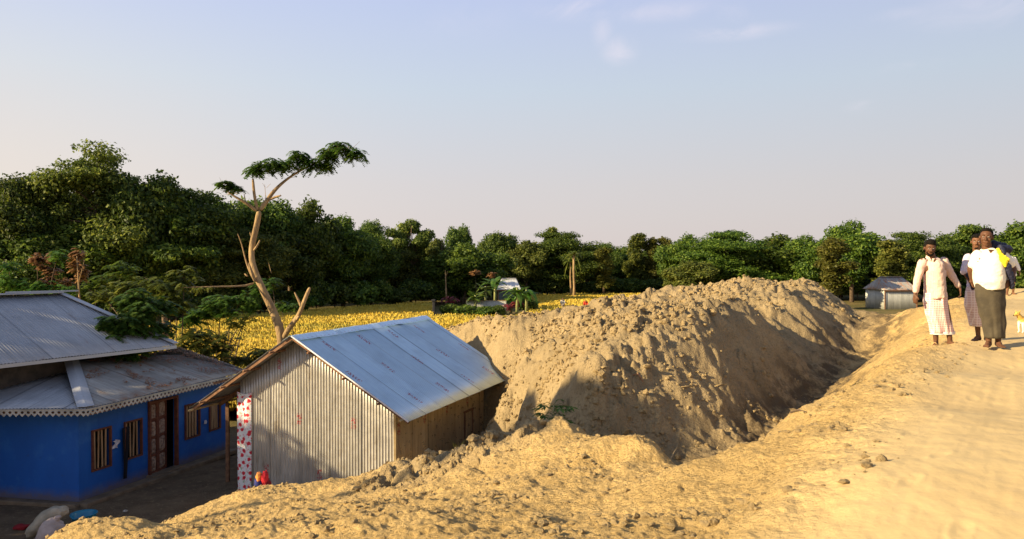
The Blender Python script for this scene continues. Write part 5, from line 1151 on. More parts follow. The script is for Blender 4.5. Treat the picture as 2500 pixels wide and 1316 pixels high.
def fence_(name, px0, px1, Y, ptop, label, mtl):
    x0 = (px0-1250)/F*Y; x1 = (px1-1250)/F*Y; zt = EYE+(640-ptop)/F*Y
    o = empty(name, ((x0+x1)/2, Y, 0), 0, label, 'fence'); h = (x1-x0)/2
    corrugated('panel', (-h, 0, 0), (1, 0, 0), (0, 0, 1), 2*h, 0.0, zt, mtl, o, period=0.15, amp=0.012, step=4)
    for i in range(5):
        b = MB(); b.beam((-h+2*h*i/4, 0.06, 0), (-h+2*h*i/4, 0.06, zt+0.06), 0.07, 0.07); b.build('post', WOOD, o)
    b = MB(); b.beam((-h, -0.02, zt+0.02), (h, -0.02, zt+0.02), 0.06, 0.05); b.build('rail', BAMBOO, o); return o
fence_('tin_fence', 1138, 1236, 76.5, 734, 'low grey sheet fence between the bushes and the banana plants', HUTW)
# tall palm pair
def palm(px_, Y, ptop, rad, label, seed, nf=20, dead=4):
    rs_ = np.random.RandomState(seed); p = at(px_, ptop, Y); o = empty('palm_tree', (p.x, Y, 0), 0, label, 'palm'); h = p.z
    b = MB(); b.tube([(0, 0, 0), (0.05, 0, h*0.3), (-0.04, 0, h*0.65), (0, 0, h)], [rad*1.5, rad, rad*0.9, rad], 8); b.build('trunk', BARK_PALE, o, smooth=True)
    b = MB()
    for i in range(nf):
        a = i*2.4+rs_.rand()*0.5; frond_leaf(b, (0, 0, h), (math.cos(a), math.sin(a), 0), rs_.uniform(1.3, 1.9), 0.15, rs_.uniform(0.2, 1.1))
    if nf: w_ = b.build('fronds', LEAF_O, o); tint_all(w_.data, rs_)
    b = MB()
    for i in range(dead):
        a = i*2.4+rs_.rand(); frond_leaf(b, (0, 0, h-0.1), (math.cos(a), math.sin(a), 0), rs_.uniform(1.1, 1.5), 0.14, rs_.uniform(1.9, 2.6))
    if dead: w_ = b.build('dead_fronds', LEAF_Y, o); tint_all(w_.data, rs_)
    return o
palm(1401, 108, 622, 0.16, 'tall thin palm with a small crown and hanging dead fronds in the middle distance', 3)
palm(1393, 110, 640, 0.13, 'slightly shorter palm right behind the tall thin palm', 5, 14, 5)
pole_tree(1352, 116, 680, 720, 0.22, BARK_PALE, 'pale forked trunk left of the two palms')
pole_tree(1152, 98, 640, 740, 0.18, BARK, 'leaning grey trunk left of the banana plants', bend=-1.2)
pole_tree(1088, 94, 660, 745, 0.13, BARK_PALE, 'thin pale trunk at the edge of the dark wood left of the homestead')

PROTO['S1'] = make_tree('s', 'round', 33, 9, 7, 2600, 0.24, LEAF_G)
# tall trees standing left of the houses, outside the photo, whose shade falls over the yard
for x_, y_, h_, w_, pr, lb in [(-22.5, 11.8, 8.6, 6.5, 'S1', 'unseen thin-leaved shade tree left of the yard, nearest to the bank'), (-25.5, 15.2, 10.4, 7.5, 'S1', 'unseen thin-leaved taller shade tree west of the blue house'), (-24.5, 13.4, 7.4, 7, 'R1', 'unseen dense lower shade tree between the two thin-leaved ones west of the houses')]:
    tm, cmh, H, Wd = PROTO[pr]; o = empty('unseen_shade_tree', (x_, y_, 0), x_, lb, 'tree'); o.scale = (w_/Wd, w_/Wd, h_/H)
    for nm_, q_ in (('trunk', tm), ('crown', cmh)): a = bpy.data.objects.new(nm_, q_); COL.objects.link(a); a.parent = o

# three added parasol-topped trees out of view, shaped to shade the gully and heap face
def parasol(x_, y_, z0, z1, r_, lb, seed):
    rs_ = np.random.RandomState(seed); o = empty('added_shade_tree', (x_, y_, 0), 0, lb, 'tree'); b = MB()
    b.tube([(0, 0, -0.2), (0.15, 0.1, z0*0.4), (0.05, 0, z0*0.8), (0, 0, z0+0.1)], [0.16, 0.12, 0.09, 0.06], 8)
    for k in range(6): b.tube([(0.04, 0, z0*0.9), (r_*0.4*math.cos(k), r_*0.4*math.sin(k), z0+0.1), (r_*0.8*math.cos(k), r_*0.8*math.sin(k), (z0+z1)/2)], [0.05, 0.03, 0.01], 5)
    b.build('trunk', BARK, o, smooth=True); pads = [(r_*0.75*math.sqrt(rs_.rand())*math.cos(a), r_*0.75*math.sqrt(rs_.rand())*math.sin(a), (z0+z1)/2+rs_.uniform(-.1, .1), r_*0.42, r_*0.42, (z1-z0)*0.42) for a in rs_.rand(16)*6.28]
    V, Fq, tn = leaf_cloud(rs_, pads, 9000, 0.16, 0.5, shell=0.1); link('crown', leaf_mesh('crown', V, Fq, tn, LEAF_G), None, o)
parasol(-21.1, 4.3, 11.9, 12.9, 1.6, 'tall added shade caster, parasol-topped, out of view nearest the bank road', 1)
parasol(-21.6, 6.6, 10.8, 12.1, 1.6, 'middle one of the three added parasol-topped shade casters out of view', 2)
parasol(-22.2, 7.7, 10.2, 11.7, 1.1, 'lowest added parasol-topped shade caster, out of view nearest the yard', 3)
# ================================================================ people
from mathutils import noise as mnoise
def remesh(b, name, voxel, smooth_it=6, fac=0.5):
    """join the closed shapes of MB b into one continuous skin"""
    me = bpy.data.meshes.new('tmp'); me.from_pydata(b.v, [], b.f); me.update()
    bm = bmesh.new(); bm.from_mesh(me); bmesh.ops.recalc_face_normals(bm, faces=bm.faces); bm.to_mesh(me); bm.free()
    o = bpy.data.objects.new('tmp', me); COL.objects.link(o)
    r = o.modifiers.new('r', 'REMESH'); r.mode = 'VOXEL'; r.voxel_size = voxel; r.use_smooth_shade = True
    s = o.modifiers.new('s', 'SMOOTH'); s.factor = fac; s.iterations = smooth_it
    dg = bpy.context.evaluated_depsgraph_get(); out = bpy.data.meshes.new_from_object(o.evaluated_get(dg)); out.name = name
    bpy.data.objects.remove(o, do_unlink=True); bpy.data.meshes.remove(me); return out
def ball(b, c, r, n=14):
    """closed ellipsoid"""
    r = r if hasattr(r, '__len__') else (r, r, r); vs = [(c[0], c[1], c[2]+r[2])]; m = n//2
    for i in range(1, m):
        p = math.pi*i/m
        for j in range(n): a = 2*math.pi*j/n; vs.append((c[0]+r[0]*math.sin(p)*math.cos(a), c[1]+r[1]*math.sin(p)*math.sin(a), c[2]+r[2]*math.cos(p)))
    vs.append((c[0], c[1], c[2]-r[2])); fs = [(0, 1+j, 1+(j+1) % n) for j in range(n)]
    for i in range(m-2):
        for j in range(n): q = 1+i*n; fs.append((q+j, q+n+j, q+n+(j+1) % n, q+(j+1) % n))
    q = 1+(m-2)*n; l = len(vs)-1; fs += [(q+j, l, q+(j+1) % n) for j in range(n)]
    b.add(vs, fs)
def cap(b, p, q, r0, r1=None, n=14, ends=True):
    r1 = r0 if r1 is None else r1
    b.tube([p, q], [r0, r1], n)
    if ends: ball(b, p, r0*0.99, n); ball(b, q, r1*0.99, n)
def chain(b, pts, rad, n=14):
    for i in range(len(pts)-1): cap(b, pts[i], pts[i+1], rad[i], rad[i+1], n)
def hand(b, wrist, direc, palm_n, side, curl=0.5, s=1.0):
    """palm with four unequal bent fingers and a thumb leaving its side; side=+1/-1 picks the thumb side"""
    d = Vector(direc).normalized(); nrm = Vector(palm_n); nrm = (nrm-d*nrm.dot(d)).normalized(); x = d.cross(nrm).normalized()*side; w = Vector(wrist)
    chain(b, [w, w+d*0.03*s], [0.024*s, 0.022*s])
    for k in range(4):
        o = (k-1.5)*0.019*s; base = w+d*0.085*s+x*o; cap(b, w+d*0.02*s+x*o*0.7, base, 0.0125*s, 0.0115*s, 8)
        L = (0.068, 0.078, 0.072, 0.056)[3-k]*s; a = curl*(0.55+0.12*k); p = base
        for sg in range(3):
            ang = a*(sg+0.6); dd = (d*math.cos(ang)+nrm*math.sin(ang)).normalized(); q = p+dd*L*(0.42, 0.32, 0.26)[sg]; cap(b, p, q, (0.0095, 0.0088, 0.008)[sg]*s, (0.0088, 0.008, 0.007)[sg]*s, 8); p = q
    t0 = w+d*0.03*s+x*0.026*s; t1 = t0+(d*0.7+x*0.65+nrm*0.25).normalized()*0.038*s; t2 = t1+(d*0.9+x*0.15+nrm*0.35).normalized()*0.032*s
    cap(b, t0, t1, 0.013*s, 0.0105*s, 8); cap(b, t1, t2, 0.0105*s, 0.008*s, 8)
def foot(b, ankle, yaw, s=1.0):
    """bare foot on the ground pointing along yaw (0 = towards -y)"""
    d = Vector((math.sin(yaw), -math.cos(yaw), 0)); x = Vector((d.y, -d.x, 0)); a = Vector(ankle); g = a.z
    z = lambda h: Vector((0, 0, h))
    base = Vector((a.x, a.y, 0)); gz = a.z-0.085*s
    P = lambda f, l, h: base+d*f*s+x*l*s+z(gz+h*s)
    cap(b, a, P(-0.035, 0, 0.035), 0.036*s, 0.034*s); cap(b, P(-0.03, 0, 0.034), P(0.06, 0, 0.05), 0.034*s, 0.032*s); cap(b, P(0.05, 0, 0.045), P(0.13, 0.0, 0.022), 0.033*s, 0.022*s)
    cap(b, P(0.06, -0.018, 0.022), P(0.14, -0.024, 0.018), 0.022*s, 0.019*s); cap(b, P(0.06, 0.018, 0.022), P(0.13, 0.026, 0.018), 0.022*s, 0.017*s)
    for k, (l, f) in enumerate(((-0.030, 0.185), (-0.012, 0.183), (0.003, 0.176), (0.017, 0.167), (0.031, 0.155))):
        cap(b, P(0.135, l, 0.016), P(f, l*1.08, 0.012), 0.013*s if k == 0 else 0.0095*s, 0.012*s if k == 0 else 0.008*s, 8)
def head(b, c, yaw, tilt=0.0, nod=0.0, s=1.0):
    """skull, jaw, nose, brow, cheeks, lips, ears, neck top; returns matrix of the head"""
    M = Matrix.Translation(Vector(c)) @ Euler((nod, tilt, yaw)).to_matrix().to_4x4() @ Matrix.Scale(s, 4)
    def E(p, r, n=16):
        t = MB(); ball(t, (0, 0, 0), r, n); b.add([M @ (Vector(v)+Vector(p)) for v in t.v], t.f)
    E((0, 0.012, 0.035), (0.076, 0.094, 0.088)); E((0, -0.028, -0.015), (0.062, 0.062, 0.082)); E((0, -0.045, -0.082), (0.036, 0.036, 0.030)); E((0, -0.012, -0.062), (0.056, 0.058, 0.042))
    def C(p, q, r0, r1): b.tube([M @ Vector(p), M @ Vector(q)], [r0*s, r1*s], 10)
    t = MB(); cap(t, (0, -0.088, 0.02), (0, -0.108, -0.018), 0.009, 0.0135, 10); ball(t, (-0.012, -0.096, -0.022), 0.009, 8); ball(t, (0.012, -0.096, -0.022), 0.009, 8)
    cap(t, (-0.042, -0.076, 0.036), (0.042, -0.076, 0.036), 0.012, 0.012, 10)
    cap(t, (-0.022, -0.082, -0.050), (0.022, -0.082, -0.050), 0.0075, 0.0075, 8); cap(t, (-0.018, -0.080, -0.061), (0.018, -0.080, -0.061), 0.008, 0.008, 8)
    for sg in (-1, 1):
        ball(t, (sg*0.040, -0.062, -0.018), (0.022, 0.022, 0.020), 10); ball(t, (sg*0.079, 0.012, 0.0), (0.010, 0.019, 0.032), 10)
    b.add([M @ Vector(v) for v in t.v], t.f)
    return M
def ring_loft(name, rings, mtl, parent, folds=(), seg=72, cap_ends=False, thick=0.004, noise_a=0.0, seed=0, shape=None):
    """cloth tube: rings (center, rx, ry); folds (count, amplitude, phase, growth); shape(a, s) scales the radius"""
    m = len(rings); sub_n = 8; vs = []; fs = []; R_ = []
    for i in range(m-1):
        for k in range(sub_n): R_.append((i+k/sub_n))
    R_.append(m-1)
    def it(t):
        i = min(int(t), m-2); f = t-i; f = f*f*(3-2*f) if False else f
        A, B_ = rings[i], rings[i+1]
        return (Vector(A[0]).lerp(Vector(B_[0]), f), A[1]*(1-f)+B_[1]*f, A[2]*(1-f)+B_[2]*f)
    for ri, t in enumerate(R_):
        c, rx, ry = it(t); s = t/(m-1)
        for j in range(seg):
            a = 2*math.pi*j/seg; k = 1.0
            for (cnt, amp, ph, gr) in folds: k += amp*(s**gr)*math.sin(cnt*a+ph+1.3*math.sin(s*2.2+ph))
            if shape: k *= shape(a, s)
            p = Vector((c.x+rx*k*math.cos(a), c.y+ry*k*math.sin(a), c.z))
            if noise_a: p += Vector((mnoise.noise(p*7+Vector((seed, 0, 0))), mnoise.noise(p*7+Vector((0, seed, 0))), 0))*noise_a
            vs.append(p)
    n = len(R_)
    for i in range(n-1):
        for j in range(seg): fs.append((i*seg+j, i*seg+(j+1) % seg, (i+1)*seg+(j+1) % seg, (i+1)*seg+j))
    me = bpy.data.meshes.new(name); me.from_pydata([tuple(v) for v in vs], [], fs); me.polygons.foreach_set('use_smooth', [True]*len(fs)); me.update()
    o = link(name, me, mtl, parent); sm = o.modifiers.new('s', 'SOLIDIFY'); sm.thickness = thick; return o
def wrinkle(me, amp, sc=9.0, seed=0, stretch=(1, 1, 1), lo=None):
    for v in me.vertices:
        p = Vector((v.co.x*stretch[0], v.co.y*stretch[1], v.co.z*stretch[2]))*sc+Vector((seed, seed*0.7, 0))
        d = mnoise.noise(p)+0.5*mnoise.noise(p*2.1); d = -abs(d)+0.35
        v.co += v.normal*amp*d
SKIN = mat('skin_dark', (0.135, 0.062, 0.031), 0.55, var=(0.105, 0.048, 0.025), vscale=18, spec=0.25)
SKIN2 = mat('skin_brown', (0.19, 0.088, 0.044), 0.55, var=(0.15, 0.07, 0.034), vscale=18, spec=0.25)
HAIR = mat('hair_black', (0.006, 0.005, 0.004), 0.75, var=(0.012, 0.010, 0.008), vscale=60, spec=0.08, bump=0.004, bscale=120)
HAIRG = mat('hair_greying', (0.05, 0.045, 0.042), 0.6, var=(0.02, 0.018, 0.016), vscale=60)
EYEW = mat('eye_white', (0.55, 0.52, 0.48), 0.3); EYEB = mat('eye_dark', (0.01, 0.008, 0.006), 0.2)
def face_parts(M, par, hairmat, hairpts, beard=None, bald=0.0):
    for sg in (-1, 1):
        b = MB(); ball(b, (sg*0.029, -0.079, 0.018), (0.0125, 0.008, 0.007), 12); b.v = [tuple(M @ Vector(v)) for v in b.v]; e = b.build('eye', EYEW, par, smooth=True)
        b = MB(); ball(b, (sg*0.029-0.002, -0.0855, 0.018), (0.0055, 0.003, 0.0055), 10); b.v = [tuple(M @ Vector(v)) for v in b.v]; b.build('iris', EYEB, e, smooth=True)
        b = MB(); cap(b, (sg*0.017, -0.088, 0.040), (sg*0.044, -0.078, 0.043), 0.0042, 0.003, 8); b.v = [tuple(M @ Vector(v)) for v in b.v]; b.build('eyebrow', HAIR, par, smooth=True)
    b = MB()
    for p, r in hairpts: ball(b, p, r, 18)
    b.v = [tuple(M @ Vector(v)) for v in b.v]; me = remesh(b, 'hair', 0.008, 3); wrinkle(me, 0.009, 38, 3); link('hair', me, hairmat, par)
    if beard:
        b = MB()
        for p, q, r in beard: cap(b, p, q, r, r, 8)
        b.v = [tuple(M @ Vector(v)) for v in b.v]; me = remesh(b, 'beard', 0.006, 3); wrinkle(me, 0.003, 60, 2); link('beard', me, HAIR, par)
HAIR_SHORT = [((0, 0.030, 0.062), (0.084, 0.092, 0.076)), ((0, -0.030, 0.100), (0.066, 0.052, 0.034)), ((0, 0.070, 0.0), (0.070, 0.045, 0.070)), ((-0.066, 0.018, 0.045), (0.020, 0.045, 0.040)), ((0.066, 0.018, 0.045), (0.020, 0.045, 0.040))]
def person(label, px_, py_, Y, size, skin, spec, rz=0.0):
    g = at(px_, py_, Y); z = hz_at(g.x, Y)
    o = empty('person', (g.x, Y, z+(0.03 if Y < 11.9 else 0.008)), rz, label, 'person'); o.scale = (size, size, size)
    spec(o, skin); return o
STRIPE = {}
def cloth(name, col, var, kind=None, sc=60, c2=None):
    m = mat(name, col, 0.85, var=var, vscale=7, spec=0.2, bump=0.002, bscale=90)
    if kind:
        t = m.node_tree; bs = t.nodes['Principled BSDF']; src = bs.inputs['Base Color'].links[0].from_socket; tc_ = N(t, 'ShaderNodeTexCoord')
        f = None
        for prof in (('X', 'Z') if kind == 'check' else ('X',)):
            w_ = N(t, 'ShaderNodeTexWave', wave_type='BANDS', bands_direction=prof); w_.inputs['Scale'].default_value = sc; w_.inputs['Distortion'].default_value = 0.6; t.links.new(tc_.outputs['Object'], w_.inputs[0])
            r_ = N(t, 'ShaderNodeMapRange'); r_.inputs[1].default_value = 0.75; r_.inputs[2].default_value = 0.95; r_.inputs[4].default_value = 0.85; t.links.new(w_.outputs['Fac'], r_.inputs[0])
            x_ = N(t, 'ShaderNodeMix', data_type='RGBA'); t.links.new(r_.outputs[0], x_.inputs[0]); t.links.new(src, x_.inputs[6]); x_.inputs[7].default_value = (*c2, 1); src = x_.outputs[2]
        t.links.new(src, bs.inputs['Base Color'])
    return m
# ---- man in the cream shirt and pink wrap
def man_cream(o, skin):
    b = MB()
    M = head(b, (-0.235, -0.03, 1.515), R(-14), R(6), R(10), 1.0)
    chain(b, [(-0.205, 0.0, 1.44), (-0.165, 0.015, 1.33)], [0.056, 0.064])
    ball(b, (-0.16, 0.01, 1.22), (0.17, 0.11, 0.16)); ball(b, (-0.14, 0.01, 1.02), (0.145, 0.105, 0.18)); ball(b, (-0.125, 0.01, 0.84), (0.15, 0.11, 0.13))
    chain(b, [(-0.33, 0.01, 1.32), (-0.41, 0.0, 1.06), (-0.475, -0.06, 0.82)], [0.052, 0.040, 0.026]); chain(b, [(0.02, 0.02, 1.345), (0.13, 0.02, 1.12), (0.225, -0.04, 0.91)], [0.052, 0.040, 0.026])
    hand(b, (-0.478, -0.062, 0.81), (-0.10, -0.12, -1), (0.9, 0.3, 0), 1, 0.55); hand(b, (0.228, -0.043, 0.90), (0.10, -0.12, -1), (-0.9, 0.3, 0), -1, 0.7)
    chain(b, [(-0.19, 0.01, 0.82), (-0.15, -0.02, 0.46), (-0.115, 0.0, 0.09)], [0.085, 0.055, 0.036]); chain(b, [(-0.05, 0.01, 0.82), (0.03, -0.05, 0.45), (0.075, -0.05, 0.085)], [0.085, 0.055, 0.036])
    foot(b, (-0.115, 0.0, 0.085), R(-35)); foot(b, (0.075, -0.05, 0.085), R(10))
    body = link('body', remesh(b, 'body', 0.0062, 4), skin, o)
    face_parts(M, o, HAIR, HAIR_SHORT+[((0, -0.01, 0.115), (0.070, 0.070, 0.040))], [((-0.045, -0.060, -0.055), (-0.020, -0.074, -0.085), 0.014), ((0.045, -0.060, -0.055), (0.020, -0.074, -0.085), 0.014), ((-0.02, -0.075, -0.088), (0.02, -0.075, -0.088), 0.017), ((-0.022, -0.088, -0.040), (0.022, -0.088, -0.040), 0.006)])
    SH = cloth('shirt_cream', (0.74, 0.56, 0.46), (0.66, 0.48, 0.40), 'stripe', 14, (0.62, 0.44, 0.37))
    b = MB()
    b.tube([(-0.17, 0.01, 1.37), (-0.165, 0.01, 1.34), (-0.16, 0.01, 1.28), (-0.155, 0.005, 1.18), (-0.145, 0.0, 1.05), (-0.135, 0.0, 0.92), (-0.128, 0.0, 0.80), (-0.122, 0.0, 0.755)], [(0.08, 0.075), (0.14, 0.095), (0.195, 0.125), (0.195, 0.135), (0.185, 0.135), (0.185, 0.138), (0.195, 0.145), (0.200, 0.15)], 28)
    chain(b, [(-0.325, 0.01, 1.305), (-0.405, 0.0, 1.07), (-0.465, -0.05, 0.86)], [0.066, 0.055, 0.042]); chain(b, [(0.01, 0.02, 1.325), (0.125, 0.02, 1.12), (0.21, -0.03, 0.945)], [0.066, 0.055, 0.042])
    me = remesh(b, 'shirt', 0.011, 5); wrinkle(me, 0.016, 10, 4, (1, 1, 0.8)); wrinkle(me, 0.006, 26, 9); sh = link('shirt', me, SH, o)
    b = MB()      # open collar, two wings
    for sg in (-1, 1):
        p0 = Vector((-0.195, 0.0, 1.405)); vs = [p0+Vector((sg*0.060, 0.03, 0.010)), p0+Vector((sg*0.078, 0.02, -0.03)), p0+Vector((sg*0.074, -0.095, -0.075)), p0+Vector((sg*0.050, -0.108, -0.085)), p0+Vector((sg*0.055, -0.055, -0.02))]
        b.add(vs, [(0,1,2,3,4)] if sg > 0 else [(4,3,2,1,0)])
    b.build('collar', SH, sh, solid=0.008)
    b = MB()
    b.add([(-0.235, -0.128, 1.325), (-0.200, -0.150, 1.235), (-0.160, -0.130, 1.325), (-0.195, -0.105, 1.375)], [(0,1,2,3)])
    b.build('chest', skin, o, solid=0.006)
    b = MB()
    for i in range(5): ball(b, (-0.178+0.006*i, -0.137-0.006*(i > 1), 1.19-0.085*i), (0.006, 0.004, 0.006), 8)
    # placket: one strip with its buttons
    b.beam((-0.18, -0.136, 1.215), (-0.152, -0.142, 0.80), 0.03, 0.008, up=Vector((0, -1, 0))); b.build('placket', mat('shirt_trim', (0.62, 0.48, 0.40), 0.8), sh)
    b = MB(); P_ = [(-0.115, -0.146, 1.19), (-0.035, -0.128, 1.19), (-0.035, -0.135, 1.09), (-0.075, -0.148, 1.075), (-0.115, -0.15, 1.09)]; b.add(P_, [(0,1,2,3,4)]); b.build('pocket', SH, sh, solid=0.008)
    LG = cloth('wrap_pink', (0.66, 0.33, 0.31), (0.76, 0.48, 0.44), 'check', 9, (0.86, 0.72, 0.66))
    def legs(a, s):      # bottom pinches between the two legs
        q = max(0, (s-0.45)/0.55); return 1-0.34*q*abs(math.sin(a))**3
    ring_loft('wrap', [((-0.125, 0, 0.83), 0.165, 0.125), ((-0.125, 0.0, 0.70), 0.172, 0.135), ((-0.095, -0.005, 0.52), 0.168, 0.135), ((-0.055, -0.015, 0.35), 0.165, 0.125), ((-0.025, -0.02, 0.21), 0.168, 0.115)], LG, o, [(5, 0.055, 0.5, 0.8), (9, 0.045, 1.2, 0.8), (14, 0.030, 2.0, 1.0)], 96, shape=legs, noise_a=0.012)
    ring_loft('wrap_border', [((-0.026, -0.02, 0.225), 0.172, 0.119), ((-0.024, -0.02, 0.185), 0.174, 0.118)], mat('border_white', (0.85, 0.80, 0.76), 0.85), o, [(5, 0.055, 0.5+0.45, 0.0), (9, 0.045, 1.2, 0.0)], 96, shape=lambda a, s: 1-0.34*abs(math.sin(a))**3)
    b = MB(); ball(b, (-0.12, -0.15, 0.79), (0.035, 0.022, 0.035), 12); cap(b, (-0.11, -0.155, 0.77), (-0.095, -0.165, 0.60), 0.022, 0.012); me = remesh(b, 'wrap_knot', 0.008, 3); wrinkle(me, 0.01, 30, 2); link('wrap_knot', me, LG, o)
    for (ax, ay, yw) in ((-0.115, 0.0, -35), (0.075, -0.05, 10)):
        b = MB(); d = Vector((math.sin(R(yw)), -math.cos(R(yw)), 0)); xx = Vector((d.y, -d.x, 0)); p0 = Vector((ax, ay, 0))
        out_ = [p0+d*f+xx*l for f, l in ((-0.075, -0.02), (-0.075, 0.02), (-0.02, 0.040), (0.08, 0.044), (0.16, 0.046), (0.198, 0.03), (0.208, -0.01), (0.195, -0.042), (0.14, -0.05), (0.06, -0.042), (-0.03, -0.038))]
        n_ = len(out_); b.add([p+ZU*0.0 for p in out_]+[p+ZU*0.016 for p in out_], [tuple(range(n_))[::-1], tuple(range(n_, 2*n_))]+[(i, (i+1) % n_, n_+(i+1) % n_, n_+i) for i in range(n_)])
        b.tube([p0+d*0.10+xx*0.045+ZU*0.012, p0+d*0.11+xx*0.02+ZU*0.062, p0+d*0.12-xx*0.005+ZU*0.064, p0+d*0.10-xx*0.046+ZU*0.012], 0.007, 6)
        b.build('sandal', mat('sandal_tan', (0.55, 0.36, 0.16), 0.8), o)
person('person in a cream long sleeved shirt and pink checked wrap, looking down beside the trench', 2303, 841, 11.8, 1.0, SKIN, man_cream)

# ---- stout man in the white T-shirt with a dark jacket over the shoulder
def man_white(o, skin):
    b = MB()
    M = head(b, (-0.135, -0.03, 1.585), R(-38), R(3), R(4), 1.05)
    chain(b, [(-0.11, 0.0, 1.52), (-0.08, 0.02, 1.39)], [0.062, 0.072])
    ball(b, (-0.06, 0.02, 1.25), (0.20, 0.135, 0.18)); ball(b, (-0.09, -0.03, 1.04), (0.185, 0.165, 0.19)); ball(b, (-0.05, 0.02, 0.86), (0.17, 0.14, 0.14))
    chain(b, [(0.12, 0.0, 1.36), (0.29, -0.02, 1.13), (0.185, -0.13, 0.965)], [0.062, 0.048, 0.029]); chain(b, [(-0.21, 0.04, 1.35), (-0.25, 0.14, 1.12), (-0.18, 0.20, 0.95)], [0.060, 0.046, 0.029])
    hand(b, (0.182, -0.134, 0.96), (-0.75, -0.15, -0.6), (0.1, 0.9, 0.1), -1, 0.6); hand(b, (-0.20, 0.20, 0.945), (0.8, 0.0, -0.5), (0, -0.9, 0), 1, 0.6)
    chain(b, [(-0.13, 0.01, 0.84), (-0.10, -0.02, 0.46), (-0.065, 0.0, 0.09)], [0.090, 0.056, 0.040]); chain(b, [(0.03, 0.01, 0.84), (0.06, -0.02, 0.45), (0.08, 0.0, 0.085)], [0.095, 0.060, 0.040])
    foot(b, (-0.065, 0.0, 0.085), R(-48), 1.05); foot(b, (0.08, 0.0, 0.085), R(-20), 1.05)
    link('body', remesh(b, 'body', 0.0062, 4), skin, o)
    face_parts(M, o, HAIR, [((0, 0.034, 0.060), (0.082, 0.088, 0.076)), ((0, 0.0, 0.108), (0.064, 0.060, 0.030)), ((0, 0.074, 0.0), (0.068, 0.042, 0.070)), ((-0.068, 0.024, 0.035), (0.016, 0.035, 0.040)), ((0.068, 0.024, 0.035), (0.016, 0.035, 0.040))])
    TS = cloth('tshirt_white', (0.86, 0.80, 0.66), (0.80, 0.73, 0.58), 'x', 0.0) if False else mat('tshirt_white', (0.88, 0.82, 0.68), 0.85, var=(0.80, 0.74, 0.60), vscale=6, bump=0.003, bscale=60)
    b = MB()
    b.tube([(-0.08, 0.02, 1.44), (-0.07, 0.02, 1.40), (-0.065, 0.02, 1.33), (-0.07, 0.005, 1.22), (-0.085, -0.02, 1.08), (-0.08, -0.025, 0.98), (-0.065, -0.01, 0.90), (-0.06, -0.005, 0.865)], [(0.075, 0.07), (0.15, 0.10), (0.215, 0.15), (0.225, 0.175), (0.225, 0.20), (0.225, 0.195), (0.218, 0.175), (0.215, 0.17)], 28)
    chain(b, [(0.115, 0.0, 1.335), (0.225, -0.015, 1.215)], [0.090, 0.086]); chain(b, [(-0.215, 0.04, 1.335), (-0.235, 0.10, 1.20)], [0.078, 0.072])
    me = remesh(b, 'tshirt', 0.011, 5); wrinkle(me, 0.010, 7, 14, (1, 1, 1.3)); wrinkle(me, 0.004, 20, 5); ts = link('tshirt', me, TS, o)
    b = MB(); b.add([(-0.165, -0.115, 1.415), (-0.120, -0.155, 1.31), (-0.078, -0.118, 1.41)], [(0,1,2)]); b.build('chest', skin, o, solid=0.01)
    NAVY = mat('jacket_navy', (0.012, 0.014, 0.035), 0.6, var=(0.022, 0.024, 0.05), vscale=9, bump=0.004, bscale=40)
    YEL = mat('lining_yellow', (0.85, 0.72, 0.04), 0.8, var=(0.75, 0.60, 0.03), vscale=12)
    b = MB()
    cap(b, (0.02, 0.03, 1.48), (0.19, 0.05, 1.44), 0.070, 0.075); cap(b, (0.06, -0.06, 1.43), (0.20, -0.03, 1.42), 0.055, 0.060); cap(b, (0.03, -0.10, 1.45), (0.03, -0.16, 1.36), 0.040, 0.035); cap(b, (0.22, 0.09, 1.40), (0.27, 0.15, 1.22), 0.06, 0.05)
    cap(b, (0.06, -0.205, 1.17), (0.13, -0.19, 1.0), 0.050, 0.038); cap(b, (0.13, -0.19, 1.0), (0.165, -0.17, 0.86), 0.038, 0.028); cap(b, (0.13, 0.10, 1.20), (0.17, 0.06, 0.92), 0.06, 0.04); cap(b, (0.09, -0.17, 1.14), (0.20, 0.0, 1.16), 0.03, 0.03)
    me = remesh(b, 'jacket', 0.010, 4); wrinkle(me, 0.022, 14, 6); jk = link('jacket', me, NAVY, o)
    b = MB()      # bright lining folded out over the chest
    b.tube([(-0.03, -0.13, 1.43), (-0.035, -0.18, 1.36), (-0.015, -0.215, 1.28), (0.0, -0.235, 1.22), (0.01, -0.235, 1.16)], [(0.020, 0.018), (0.035, 0.016), (0.065, 0.014), (0.045, 0.012), (0.012, 0.010)], 14)
    b.tube([(0.0, -0.215, 1.32), (0.05, -0.215, 1.28), (0.085, -0.20, 1.23)], [(0.03, 0.014), (0.045, 0.012), (0.010, 0.010)], 12)
    me = remesh(b, 'jacket_lining', 0.007, 3); wrinkle(me, 0.008, 22, 2); link('jacket_lining', me, YEL, jk)
    OL = mat('wrap_olive', (0.085, 0.070, 0.045), 0.85, var=(0.055, 0.046, 0.032), vscale=6, bump=0.004, bscale=30)
    ring_loft('wrap', [((-0.06, 0, 0.93), 0.20, 0.155), ((-0.05, 0.0, 0.84), 0.215, 0.165), ((-0.03, -0.005, 0.62), 0.192, 0.155), ((0.0, -0.01, 0.38), 0.160, 0.135), ((0.02, -0.01, 0.125), 0.138, 0.125)], OL, o, [(4, 0.035, 0.2, 0.5), (7, 0.035, 1.9, 0.8), (13, 0.018, 0.6, 1.0)], 96, shape=lambda a, s: 1-0.16*max(0, s-0.5)/0.5*abs(math.sin(a))**4, noise_a=0.014, seed=4)
person('person in a white T-shirt and olive wrap, navy jacket with yellow lining over one shoulder', 2424, 852, 10.9, 0.985, SKIN, man_white, R(4))

